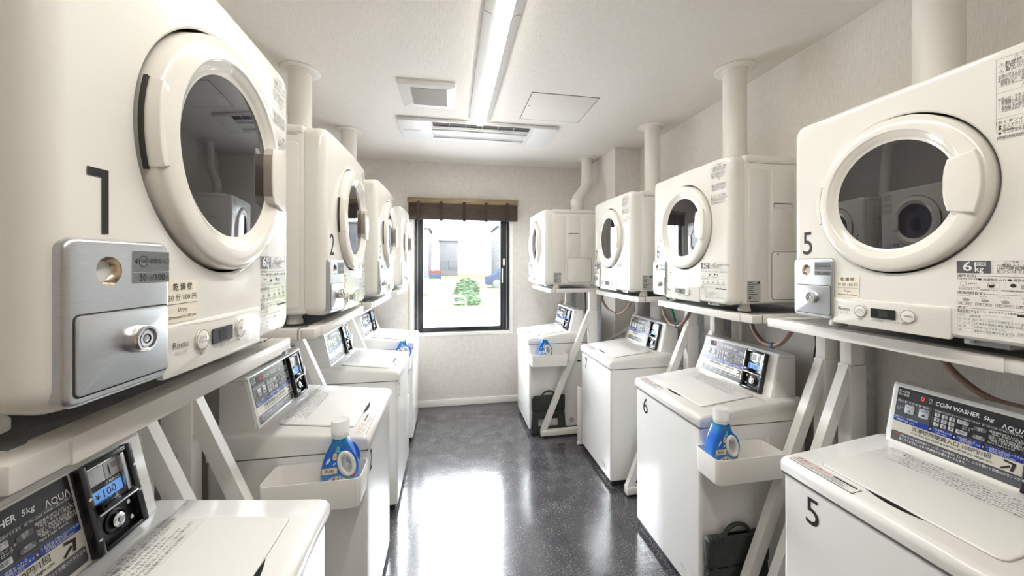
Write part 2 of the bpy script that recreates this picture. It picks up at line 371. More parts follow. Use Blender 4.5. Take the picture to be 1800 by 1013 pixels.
# window
wf = MB()
y0 = YB + .02
wf.box(WX0 + .006, WX0 + .075, y0, y0 + .07, WZ0 + .006, WZ1 - .006, 'win_frame', .003)
wf.box(WX1 - .085, WX1 - .006, y0, y0 + .07, WZ0 + .006, WZ1 - .006, 'win_frame', .003)
wf.box(WX0 + .075, WX1 - .085, y0, y0 + .07, WZ0 + .006, WZ0 + .038, 'win_frame', .003)
wf.box(WX0 + .075, WX1 - .085, y0, y0 + .07, WZ1 - .05, WZ1 - .006, 'win_frame', .003)
win = struct(wf.build('window_1'))
sa = MB()
sx0, sx1, sz0, sz1 = WX0 + .060, WX1 - .058, WZ0 + .030, WZ1 - .04
sa.box(sx0, sx0 + .028, y0 - .012, y0 + .03, sz0, sz1, 'win_frame', .002); sa.box(sx1 - .040, sx1, y0 - .012, y0 + .03, sz0, sz1, 'win_frame', .002)
sa.box(sx0 + .028, sx1 - .040, y0 - .012, y0 + .03, sz0, sz0 + .020, 'win_frame', .002); sa.box(sx0 + .028, sx1 - .040, y0 - .012, y0 + .03, sz1 - .03, sz1, 'win_frame', .002)
sa.box(WX0 + .030, WX0 + .034, y0 - .006, y0 + .001, WZ0 + .01, WZ1 - .01, 'galv'); sa.box(WX1 - .03, WX1 - .026, y0 - .006, y0 + .001, WZ0 + .01, WZ1 - .01, 'galv')
sash = sa.build('window_sash', win)
g = MB(); g.box(sx0 + .026, sx1 - .038, y0 + .008, y0 + .014, sz0 + .018, sz1 - .02, 'window_glass'); g.build('window_glass', win)
hd = MB(); hd.box(.545, .556, y0 - .030, y0 - .012, 1.26, 1.41, 'frame', .004); hd.box(.556, .575, y0 - .022, y0 - .012, 1.31, 1.36, 'win_frame', .003)
hd.build('window_handle', win)
sk = MB(); sk.box(.557, .578, y0 - .0135, y0 - .0122, 1.445, 1.515, 'sticker_white'); sk.box(.557, .578, y0 - .0145, y0 - .0137, 1.495, 1.515, 'yellow'); sk.build('safety_sticker', win)
lt = MB(); lt.box(.09, .17, y0 - .022, y0 - .012, sz0 + .0, sz0 + .022, 'black', .003); lt.build('window_latch', win)
def trimf(b):
    t = .036
    b.box(WX0 - t, WX0, YB - .010, YB + .019, WZ0 - t, WZ1 + t, 'trim', .003); b.box(WX1, WX1 + t, YB - .010, YB + .019, WZ0 - t, WZ1 + t, 'trim', .003)
    b.box(WX0, WX1, YB - .010, YB + .019, WZ0 - t, WZ0, 'trim', .003); b.box(WX0, WX1, YB - .010, YB + .019, WZ1, WZ1 + t, 'trim', .003)
setting('trim_1', trimf)

# blind
bl = thing('window_blind', 'dark brown wooden blind rolled up over the window with a paler brown valance', 'blind', (0.148, 3.69, 1.90))
vb = MB(); vb.box(-.562, .562, -.012, .024, .170, .223, 'blind_top', .003); vb.build('valance', bl)
sl = MB()
for k in range(21):
    z = .006 + k * .0082; dy = random.uniform(-.002, .002)
    sl.box(-.550, .556, -.010 + dy, .022 + dy, z, z + .0055, 'blind', .001)
sl.box(-.552, .556, -.002, .020, .004, .176, 'blind_tape')
sl.build('slats', bl)
for x in (-.455, -.23, 0.0, .225, .445):
    tp = MB(); tp.box(x - .014, x + .014, -.0185, -.0150, -.012, .190, 'blind_tape', .001); tp.build('ladder_tape', bl)
cd = MB(); cd.tube([(-.548, -.005, .17), (-.549, -.005, -.5), (-.547, -.005, -1.105)], .0026, 'blind_top', seg=6); cd.cyl(.006, -1.13, -1.10, 'trim', T(-.547, -.005, 0), 10)
cd.build('pull_cord', bl)

# ceiling lamp units
def lamp(ya, yb, label):
    t = thing('ceiling_lamp', label, 'lamp', (.215, (ya + yb) / 2, ZC), 0, 'ceiling tube lamps in line')
    L2 = (yb - ya) / 2
    b = MB()
    prof = [(-.080, 0), (-.078, -.010), (-.038, -.026), (.038, -.026), (.078, -.010), (.080, 0)]
    b.loft([[(x, y, z) for x, z in prof] for y in (-L2, L2)], 'lamp_body')
    b.build('housing', t)
    b = MB()
    y0_, y1_ = -L2 + .004, L2 + .030
    o = lambda i: rrect(-.034 + i, y0_ + i, .034 - i, y1_ - i, .030 - i, 8)
    b.loft([[(x, y, z) for x, y in o(0)] for z in (-.026, -.042)], 'tube_side', cap0=False, cap1=False)
    b.loft([[(x, y, z) for x, y in o(i)] for i, z in ((0, -.042), (.004, -.047), (.012, -.050))], 'tube', cap0=False)
    b.build('light_tube', t)
    return t
lamp(1.455, 2.55, 'lit white tube lamp on the ceiling, the farther one ending near the air conditioner')
lamp(0.25, 1.45, 'nearer lit tube lamp on the ceiling, cut by the top of the photo')
lamp(-.95, 0.245, 'added fill tube lamp on the ceiling behind the camera, outside the photo')  # unseen extra unit, added to brighten the near end
# ceiling air conditioner
ac = thing('ceiling_air_conditioner', 'long flat white air conditioner panel with louvres set in the ceiling', 'air conditioner', (.228, 2.815, ZC))
b = MB(); b.box(-.594, .594, -.20, .20, -.022, 0, 'ac', .006)
b.box(-.595, -.37, -.20, .20, -.0245, -.0225, 'ac', .001); b.box(.41, .595, -.20, .20, -.0245, -.0225, 'ac', .001)
b.build('panel', ac)
b = MB(); b.box(-.35, .37, -.185, -.100, -.0235, -.022, 'vent_dark')
for k in range(7): b.box(-.35 + k * .12 + .001, -.347 + k * .12, -.185, -.10, -.032, -.0236, 'ac')
b.box(-.35, .37, -.130, -.118, -.034, -.0245, 'ac', .002, mx=None); b.box(-.35, .37, -.108, -.096, -.034, -.0236, 'ac', .002)
b.build('louvre', ac)
b = MB(); b.box(-.355, .375, -.085, -.050, -.0240, -.0222, 'vent_grey'); b.box(-.355, .375, .055, .110, -.0240, -.0222, 'vent_grey')
b.box(-.355, .375, -.050, .055, -.030, -.0222, 'ac', .003); b.box(-.355, .375, .110, .165, -.030, -.0222, 'ac', .003); b.build('intake_grille', ac)
b = MB(); b.box(-.575, -.44, -.018, -.008, -.0252, -.0246, 'vent_grey'); b.build('indicator_strip', ac)
# vent
vt = thing('ceiling_vent', 'small square white ventilation grille on the ceiling left of the tube lamp', 'vent', (-.128, 2.245, ZC))
b = MB(); b.prism(rrect(-.162, -.155, .162, .155, .006), .0, .022, 'ac', R(PI, 'X'), bev=.008); b.build('frame', vt)
b = MB(); b.box(-.095, .112, -.110, .110, -.0245, -.0224, 'vent_grey', .0005); 
for k in range(26): b.box(-.095, .112, -.107 + k * .0083, -.1045 + k * .0083, -.0256, -.0246, 'vent_grey')
b.build('grille', vt)
# hatch
ht = thing('ceiling_hatch', 'flush square access hatch in the ceiling right of the tube lamp', 'hatch', (.713, 2.313, ZC))
b = MB(); b.box(-.214, .214, -.194, .194, -.003, 0, 'ceiling', .0008); b.build('hatch_panel', ht)
b = MB()
for a in ((-.219, .219, -.199, -.195), (-.219, .219, .195, .199), (-.219, -.215, -.199, .199), (.215, .219, -.199, .199)): b.box(a[0], a[1], a[2], a[3], -.002, 0, 'seam')
b.cyl(.006, -.005, -.003, 'chrome', T(-.20, -.02, 0), 12); b.build('hatch_frame', ht)

# ------------------------------------------------------------ dryer
BOW = lambda x: .014 * (x / .325) ** 2
def bow(v): return (v[0], v[1] + BOW(v[0]), v[2])
DZ0, DZ1, DCZ = .030, .675, .390
def make_dryer():
    t = thing('coin_dryer', 'x', 'dryer')
    # body
    b = MB()
    b.box(-.322, .322, .075, .52, DZ0 + .006, DZ1 - .022, 'dryer_side', .012, 3)
    b.box(-.325, .325, .080, .52, DZ1 - .032, DZ1, 'dryer_side', .010, 3)
    for s in (-1, 1):
        mx = Matrix(((0, 0, s, s * .322), (1, 0, 0, 0), (0, 1, 0, 0), (0, 0, 0, 1)))  # (u=y, v=z, n=out)
        b.rect(.10, DZ1 - .0345, .51, DZ1 - .0325, 'seam', mx, .0005)
        b.prism(rrect(.098, .055, .195, DZ1 - .058, .014), -.002, .0025, 'dryer_side', mx, bev=.002)
        b.prism(rrect(.212, .272, .322, DZ1 - .058, .012), -.002, .0025, 'dryer_side', mx, bev=.002)
        b.prism(rrect(.340, .272, .500, DZ1 - .058, .012), -.002, .0025, 'dryer_side', mx, bev=.002)
    b.build('body', t)
    for s in (-1, 1):
        mx = Matrix(((0, 0, s, s * .322), (1, 0, 0, 0), (0, 1, 0, 0), (0, 0, 0, 1)))
        b = MB(); b.prism(rrect(.215, .448, .320, .478, .003), .0, .0045, 'dryer', mx, bev=.001); b.rect(.221, .454, .314, .472, 'seam', mx, .0048)
        b.prism(rrect(.224, .4545, .311, .466, .001), .0047, .0052, 'dryer_side', mx); b.build('side_handle', t)
        b = MB(); b.prism(rrect(.213, .052, .428, .262, .014), .0, .0012, 'seam', mx); b.prism(rrect(.2155, .0545, .4255, .2595, .012), .0012, .004, 'dryer_side', mx, bev=.0015)
        for u in (.24, .40): b.cyl(.0045, .004, .0062, 'chrome', mx @ T(u, .250, 0), 12)
        b.build('access_panel', t)
        if s < 0: continue
        b = MB(); b.prism(rrect(.090, .024 + .020, .155, .136, .002), .0026, .0034, 'plate_grey', mx)
        for k in range(9): b.rect(.095, .128 - k * .0085, .095 + random.uniform(.02, .05), .1305 - k * .0085, 'ink', mx, .0036)
        b.rect(.140, .122, .152, .132, 'ink', mx, .0037); b.rect(.098, .058, .108, .066, 'ink', mx, .0037); b.rect(.10, .046, .145, .049, 'ink', mx, .0037)
        b.build('rating_plate', t)
    # front panel with round recess
    b = MB(); loops = []
    sub = 26
    def outline(ih, iv):
        return rrect(-.325 + ih, DZ0 + iv, .325 - ih, DZ1 - iv, max(.035 - (ih + iv) * .2, .012), 6, sub)
    loops.append([(x, .078, z) for x, z in outline(.003, .003)])
    for k in range(8):
        a = PI / 2 * k / 7
        loops.append([(x, BOW(x) * (k / 7) + .040 * (1 - math.sin(a)) + .0, z) for x, z in outline(.036 * (1 - math.cos(a)), .015 * (1 - math.cos(a)))])
    last = [(p[0], p[2]) for p in loops[-1]]
    hole = []
    for x, z in last:
        a = math.atan2(z - DCZ, x); hole.append((math.cos(a), math.sin(a)))
    rh = .213
    for k in range(1, 9):
        f = k / 8
        l = [(x + (rh * hx - x) * f, z + (DCZ + rh * hz - z) * f) for (x, z), (hx, hz) in zip(last, hole)]
        loops.append([(x, BOW(x), z) for x, z in l])
    loops.append([(.209 * hx, BOW(.209 * hx) + .003, DCZ + .209 * hz) for hx, hz in hole])
    b.loft(loops, 'dryer', cap0=True, cap1=False)
    b.loft([[(r * hx, BOW(r * hx) * q + y, DCZ + r * hz) for hx, hz in hole] for r, y, q in ((.209, .003, 1), (.2075, .045, 0), (.02, .045, 0))], 'gap_shade', cap0=False, cap1=True)  # recess round the door painted dark as shade
    b.build('front_panel', t, smooth=28)
    # door
    dm = T(0, 0, DCZ) @ FRONT          # lathe axis points outward (-y)
    b = MB()
    b.lathe([(.203, -.045), (.204, .008), (.2025, .0125), (.1985, .0160), (.193, .0180), (.1695, .0225), (.1675, .0220), (.1660, .0205), (.1640, .0190),
             (.158, .0165), (.1515, .0120), (.1470, .0090), (.1450, .0085), (.143, .0075), (.143, -.02)], 'door_ring', dm, 96)
    door = b.build('door', t, smooth=32)
    b = MB(); b.lathe([(.1440 - .0096 * k, .0072 + (.1440 ** 2 - (.1440 - .0096 * k) ** 2) / 6.6) for k in range(15)], 'glass_dark', dm, 96, False, True); b.build('door_glass', door, smooth=50)
    hp = [(.1965 * math.cos(a), .1965 * math.sin(a)) for a in [math.radians(-21 + 42 * k / 10) for k in range(11)]]
    hp += [(.150, .064), (.134, .060), (.1285, .040), (.126, .015), (.126, -.015), (.1285, -.040), (.134, -.060), (.150, -.064)]
    b = MB(); b.prism(hp, .004, .0275, 'door_ring', dm, bev=.004, seg=4); hd_ = b.build('handle', door, smooth=50)
    gp = [(.140, .0585), (.1335, .056), (.1275, .038), (.1250, .014), (.1250, -.014), (.1275, -.038), (.1335, -.056), (.140, -.0585)]
    b = MB(); b.prism(gp, .0085, .0245, 'grip_brown', dm); b.build('grip', hd_, smooth=50)
    hp = [(-.2050 * math.cos(a), .2050 * math.sin(a)) for a in [math.radians(-17 + 34 * k / 8) for k in range(9)]]
    hp += [(-.1915 * math.cos(a), .1915 * math.sin(a)) for a in [math.radians(17 - 34 * k / 8) for k in range(9)]]
    b = MB(); b.prism(hp, .0, .0195, 'door_ring', dm, bev=.002, seg=3)
    sl2 = [(-.2085 * math.cos(a), .2085 * math.sin(a)) for a in [math.radians(-18 + 36 * k / 8) for k in range(9)]] + [(-.2045 * math.cos(a), .2045 * math.sin(a)) for a in [math.radians(18 - 36 * k / 8) for k in range(9)]]
    b.prism(sl2, -.004, .0012, 'gap_shade', dm); b.build('hinge_cover', door, smooth=50)  # slot beside the hinge, its shade painted in dark colour
    # coin box
    xc = -.236; W2 = .074; sl_ = math.atan(2 * .014 * xc / .325 ** 2)
    cm = T(xc, BOW(xc) + .004, 0) @ R(sl_, 'Z') @ FRONT     # u,v,n
    b = MB(); z0, z1 = .036, .226
    def ol(i): return rrect(-W2 + i, z0 + i, W2 - i, z1 - i, max(.014 - i * .4, .006), 5, 8)
    TH = .013
    lp = [[(x, z, -.004) for x, z in ol(0)]] + [[(x, z, TH - .006 * (1 - math.sin(PI / 2 * k / 4))) for x, z in ol(.006 * (1 - math.cos(PI / 2 * k / 4)))] for k in range(5)]
    hc = (-.022, .188)
    l0 = [(p[0], p[1]) for p in lp[-1]]; hl = []
    for x, z in l0:
        a = math.atan2(z - hc[1], x - hc[0]); hl.append((math.cos(a), math.sin(a)))
    for f in (.5, 1):
        lp.append([(x + (hc[0] + .0175 * hx - x) * f, z + (hc[1] + .0175 * hz - z) * f, TH) for (x, z), (hx, hz) in zip(l0, hl)])
    b.loft(lp, 'silver', cm, True, False)
    b.loft([[(hc[0] + r * hx, hc[1] + r * hz, n) for hx, hz in hl] for r, n in ((.0175, TH), (.0165, TH - .002), (.0145, TH - .008), (.009, TH - .012), (.002, TH - .0135))], 'dark_bowl', cm, False, True)
    cb = b.build('coin_box', t, smooth=40)
    b = MB(); b.prism(rrect(-W2 + .008, z0 + .010, W2 - .004, z0 + .104, .007), TH - .001, TH + .0004, 'gap_shade', cm); b.prism(rrect(-W2 + .0098, z0 + .0118, W2 - .0058, z0 + .1022, .006), TH, TH + .0022, 'silver', cm, bev=.0015)
    cd_ = b.build('cash_door', cb)
    b = MB(); km = cm @ T(.011, z0 + .064, 0)
    b.lathe([(.0175, TH + .002), (.0175, TH + .016), (.0160, TH + .0185), (.0135, TH + .0185), (.0125, TH + .014), (.0100, TH + .013), (.0098, TH + .017), (.0065, TH + .017), (.006, TH + .012), (.0045, TH + .012), (.0044, TH + .0165), (.0005, TH + .0168)], 'chrome', km, 32)
    b.build('lock', cb, smooth=40)
    b = MB(); b.rect(.010, .171, .072, .214, 'sticker_white', cm, TH + .0003); b.rect(.0105, .186, .0715, .2135, 'panel_grey', cm, TH + .0006); b.rect(.0105, .1715, .0715, .1852, 'panel_grey', cm, TH + .0006)
    b.add([(.013, .200, TH + .0009), (.017, .204, TH + .0009), (.017, .196, TH + .0009)], [(0, 1, 2)], 'ink', cm)
    b.ring(.027, .200, .0075, .001, 'ink', cm, TH + .0009); b.text('100', .0065, .027, .200, 'ink', cm, TH + .001, align='CENTER')
    b.text('硬貨投入口', .0072, .036, .200, 'ink', cm, TH + .001); b.text('30', .0125, .0195, .178, 'ink', cm, TH + .001, bold=.01)
    b.text('分', .0065, .0345, .1765, 'ink', cm, TH + .001); b.text('/100', .0125, .041, .178, 'ink', cm, TH + .001, bold=.01); b.text('円', .0065, .0645, .1765, 'ink', cm, TH + .001)
    b.build('price_plate', cb)
    # price sticker
    b = MB(); b.rect(-.158, .108, -.086, .172, 'sticker_cream', FRONT, .0008, 4)
    b.text('乾 燥 機', .0122, -.122, .161, 'ink', FRONT, .0012, align='CENTER', bold=.01); b.text('30 分 100 円', .0118, -.122, .145, 'ink', FRONT, .0012, align='CENTER')
    b.rect(-.155, .1357, -.089, .1364, 'ink', FRONT, .0012, 4); b.text('Dryer', .009, -.122, .127, 'ink', FRONT, .0012, align='CENTER'); b.text('30minutes for 100 yen', .0066, -.122, .116, 'ink', FRONT, .0012, align='CENTER')
    b.warp(bow).build('price_sticker', t)
    # control panel
    b = MB(); b.prism(rrect(-.168, .028, .127, .105, .007, 4, 16), -.004, .0035, 'dryer', FRONT, bev=.0025)
    b.warp(bow); cp = b.build('control_panel', t)
    b = MB(); n = .004
    b.text('Rinnai', .0150, -.1305, .0735, 'ink_grey', FRONT, n, align='CENTER'); b.text('RDTC-54S', .006, -.1305, .062, 'ink_pale', FRONT, n, align='CENTER')
    b.warp(bow).build('brand_print', cp)
    for u, s_ in ((-.081, 'ドラム\nクリーン'), (.040, '一時停止')):
        b = MB(); b.lathe([(.0165, .0035), (.0160, .0050), (.0145, .0055), (.0005, .0056)], 'door_ring', FRONT @ T(u, .072, 0), 28); b.ring(u, .072, .0165, .0011, 'ink_grey', FRONT, .0057)
        b.text(s_, .0064, u, .072, 'ink_grey', FRONT, .0061, align='CENTER'); b.text('解除' if u < 0 else '', .006, u, .049, 'ink_grey', FRONT, .0042, align='CENTER')
        b.warp(bow).build('button', cp)
    b = MB(); b.prism(rrect(-.052, .058, .010, .084, .0015), .003, .0046, 'black', FRONT); b.rect(-.033, .062, -.008, .080, 'ink', FRONT, .0049)
    b.warp(bow).build('display', cp)
    b = MB(); b.text('□ 冷却運転中    □ フィルター掃除', .0062, -.050, .051, 'ink_grey', FRONT, n, spacing=.85); b.warp(bow).build('display_print', cp)
    # big caution label, upper right
    b = MB(); n = .0006; X0, X1, Z0, Z1 = .202, .298, .462, .650
    b.frame2(X0, Z0 + .030, X1, Z1, .0006, 'ink_pale', FRONT, n); b.rect(X0, .588, X1, .5885, 'ink_pale', FRONT, n, 3); b.rect(X0, .575, X1, .5755, 'ink_pale', FRONT, n, 3); b.rect(X0, .520, X1, .5205, 'ink_pale', FRONT, n, 3)
    b.text('⚠ ご使用前に', .0065, (X0 + X1) / 2, .6455, 'ink', FRONT, n, align='CENTER')
    b.text('⚠乾燥終了後は、衣類\n    を取り出してください\n⚠発火のおそれがあり', .0085, X0 + .003, .628, 'ink', FRONT, n, line=.85)
    b.text('衣類に油などの付着したものは絶対に\n自然による自然発火のおそれがありま\nす ポリプロピレン繊維製の衣類、布\n乾燥機に入れて使用しないで下さい\n   美容オイル・ボディオイル・食用油\n   動植物油　　機械油　ガソリン\n   ドライクリーニング溶剤 シンナー', .0050, X0 + .003, .6005, 'ink_grey', FRONT, n, line=.72)
    b.text('⚠ 注意', .006, (X0 + X1) / 2, .5815, 'ink', FRONT, n, align='CENTER')
    b.text('使用上のご注意 [ 乾燥できない衣類 ]\n・絹製品、ドラム運転中は扉を開けない\n・乾燥機の中の衣類を入れない手を触れ\n・洗濯機で脱水をしてから入れて下さい\n・ファスナーは閉じて裏返してください\n・革製品 毛皮製品 ゴム製品 起毛素材\n・使用後は必ずフィルターの掃除をする\n・火災の原因になることがあります', .0050, X0 + .003, .548, 'ink_grey', FRONT, n, line=.78)
    b.text('[糸くずフィルターの掃除]', .0078, X0, .511, 'ink', FRONT, n)
    b.text('❶ 糸くずカバーを手前に引いて外す\n❷ カバー・フィルターの糸くずを取る\n    掃除機などで吸い取って下さい\n❸ もとどおり確実に取り付ける', .0058, X0 + .003, .4955, 'ink', FRONT, n, line=.85)
    b.frame2(X0 + .002, .4745, X1, .4815, .0005, 'ink', FRONT, n); b.text('詳細は取扱説明書をご覧ください', .005, X0 + .004, .478, 'ink', FRONT, n)
    b.warp(bow).build('caution_label', t)
    # instruction label, lower right
    b = MB(); X0, X1, Z0, Z1 = .136, .298, .046, .214
    b.rect(X0, .186, X0 + .058, Z1, 'ink_grey', FRONT, n, 3); b.text('6', .030, X0 + .010, .2005, 'ink_white', FRONT, n + .0004, bold=.01, wscale=1.2); b.rect(X0 + .031, .2025, X0 + .050, .211, 'ink_white', FRONT, n + .0003)
    b.text('乾燥', .008, X0 + .033, .2065, 'ink', FRONT, n + .0006); b.text('kg', .017, X0 + .031, .195, 'ink_white', FRONT, n + .0004, bold=.01)
    b.frame2(X0 + .061, .186, X1, Z1, .0006, 'ink_pale', FRONT, n); b.text('⚠ ご注意', .005, .225, .2105, 'ink', FRONT, n, align='CENTER')
    b.text('一度投入した硬貨は戻りません。\n100円硬貨専用です。\nおつりはでません。', .0078, X0 + .066, .197, 'ink', FRONT, n, line=.85)
    b.text('[操作方法]', .0072, X0, .1795, 'ink', FRONT, n); b.rect(X0 + .033, .1792, X1, .1797, 'ink', FRONT, n, 5)
    b.text('洗濯物を入れる前に', .0046, X0 + .001, .173, 'ink', FRONT, n); b.text('❶ 洗濯物を入れる', .0062, X0 + .037, .172, 'ink', FRONT, n); b.text('❷ 硬貨を入れる', .0062, X0 + .084, .172, 'ink', FRONT, n)
    b.text('❸ 扉を閉める', .0062, X0 + .128, .172, 'ink', FRONT, n)
    b.ring(X0 + .012, .162, .0055, .0005, 'ink', FRONT, n); b.text('を押す', .0048, X0 + .019, .162, 'ink', FRONT, n); b.text('ドラム内のホコリを\n取り除きます。', .0042, X0 + .003, .151, 'ink_grey', FRONT, n, line=.9)
    b.frame2(X0 + .052, .153, X0 + .072, .167, .0004, 'ink_pale', FRONT, n); b.ring(X0 + .058, .160, .0055, .0006, 'ink_grey', FRONT, n); b.disc(X0 + .059, .1585, .003, 'ink', FRONT, n + .0002, ru=.0045); b.text('洗濯物を入れて、扉を閉めます。', .0042, X0 + .040, .149, 'ink_grey', FRONT, n)
    b.disc(X0 + .092, .161, .004, 'ink', FRONT, n, ru=.0045); b.rect(X0 + .103, .154, X0 + .114, .163, 'ink_pale', FRONT, n); b.text('運転を開始します。', .0042, X0 + .086, .149, 'ink_grey', FRONT, n)
    b.frame2(X0 + .133, .153, X0 + .155, .167, .0004, 'ink_pale', FRONT, n)
    for u in (.034, .080, .125):
        for k in range(7): b.rect(X0 + u, .148 + k * .004, X0 + u + .0005, .150 + k * .004, 'ink_pale', FRONT, n)
    b.text('[乾燥時間目安]', .0072, X0, .1405, 'ink', FRONT, n); b.rect(X0 + .045, .1402, X1, .1407, 'ink', FRONT, n, 5)
    for k, (q, v_) in enumerate((('5枚｜30分', 'ワイシャツ'), ('10枚｜40分', 'タオル'), ('2枚｜30分', 'パジャマ'), ('2枚｜60分', '作業着'), ('1枚｜40分', 'シーツ'))):
        u = X0 + .014 + k * .032; b.text(v_, .0042, u, .134, 'ink_grey', FRONT, n, align='CENTER'); b.ring(u, .126, .0042, .0006, 'ink_pale', FRONT, n); b.disc(u + .003, .125, .0032, 'ink_pale', FRONT, n + .0002, ru=.006)
        b.frame2(u - .0135, .1135, u + .0135, .1195, .0004, 'ink', FRONT, n); b.text(q, .0050, u, .1165, 'ink', FRONT, n, align='CENTER')
    b.text('[表示]', .0072, X0, .1065, 'ink', FRONT, n); b.rect(X0 + .020, .1062, X1, .1067, 'ink', FRONT, n, 5)
    b.text('安全装置がはたらくと、表示とブザーでお知らせして、自動的に\n運転が停止します。', .0048, X0 + .001, .0985, 'ink', FRONT, n, line=.85)
    b.rect(X0 + .098, .096, X1, .1005, 'ink', FRONT, n, 3)
    for k in range(5): b.text(('エラー  点検内容', '06. 32. 90   糸くずフィルターの掃除をしてください。', '11. 12. 62   入れ過ぎや無理な運転 電源を切る', '65. 79         お客様ではできません。', '50               運転中に扉を開けたままです。')[k], .0050, X0 + .004, .0885 - k * .0082, 'ink_grey', FRONT, n)
    for k in range(6): b.rect(X0 + .001, .0922 - k * .0082, X0 + .090, .0926 - k * .0082, 'ink_pale', FRONT, n, 3)
    for u in (.001, .027, .090): b.rect(X0 + u, .0512, X0 + u + .0005, .0926, 'ink_pale', FRONT, n)
    b.ring(X0 + .112, .075, .008, .0006, 'ink', FRONT, n); b.ring(X0 + .138, .075, .008, .0006, 'ink', FRONT, n); b.text('内蔵が停電した時は、お店の\n方にお問い合わせください。', .0045, X0 + .098, .058, 'ink_grey', FRONT, n, line=.85)
    b.warp(bow).build('instruction_label', t)
    # feet
    for x in (-.26, .26):
        for y in (.13, .46):
            b = MB(); b.lathe([(.022, .045), (.022, .018), (.026, .012), (.026, .0005), (.001, .0005)], 'dryer_side', T(x, y, 0), 20); b.build('foot', t)
    b = MB(); b.box(.12, .20, .05, .12, .016, .034, 'galv', .002); b.cyl(.004, .0, .008, 'chrome', T(.14, .05, .025) @ R(PI / 2, 'X'), 10); b.build('bracket', t)
    return t
def number_mesh(n, parent, mx, size, bowed):
    b = MB()
    if n == 1:
        h = size * .36
        b.add([(.004, -h, .0009), (.013, -h, .0009), (.013, h, .0009), (-.014, h, .0009), (-.014, h - .010, .0009), (.004, h - .010, .0009)], [(0, 1, 5), (1, 2, 5), (2, 3, 5), (3, 4, 5)], 'ink', mx)
    else: b.text(str(n), size, 0, 0, 'ink', mx, 0.0009, align='CENTER', res=8, wscale=.85)
    if bowed: b.warp(bow)
    return b.build('number', parent)
SHELF = 1.247
d0 = make_dryer()
dryers = []
DR = [  # number, X0, Y centre, side (L/R), label
 (1, -.405, .742, 'L', 'cream tumble dryer number 1, nearest on the left, its round door filling the upper left'),
 (2, -.400, 1.59, 'L', 'cream tumble dryer number 2, second on the left, beside the big number 1 dryer'),
 (3, -.372, 2.33, 'L', 'cream tumble dryer third on the left, between number 2 and the one by the window'),
 (4, -.365, 3.24, 'L', 'cream tumble dryer farthest on the left, a sliver next to the window blind'),
 (5, 1.165, .765, 'R', 'cream tumble dryer number 5, nearest on the right, cut by the photo edge'),
 (6, 1.158, 1.617, 'R', 'cream tumble dryer second on the right, above washer number 6, whole side visible'),
 (7, 1.115, 2.378, 'R', 'cream tumble dryer third on the right, above washer number 7'),
 (8, .778, 3.205, 'R', 'cream tumble dryer farthest on the right, set forward, joined to the kinked duct')]
for i, (n, X0, Yc, sd, lab) in enumerate(DR):
    o = d0 if i == 0 else copy_tree(d0)
    rz = PI / 2 if sd == 'L' else -PI / 2
    place(o, (X0, Yc, SHELF + (.010 if n == 1 else 0)), rz, lab, 'coin dryers on the stands'); o['category'] = 'dryer'; o.scale = (.90, 1, 1)
    dryers.append(o)
for o, (n, *_) in zip(dryers, DR):
    number_mesh(n, o, FRONT @ T(-.262, .272, 0), .108, True)

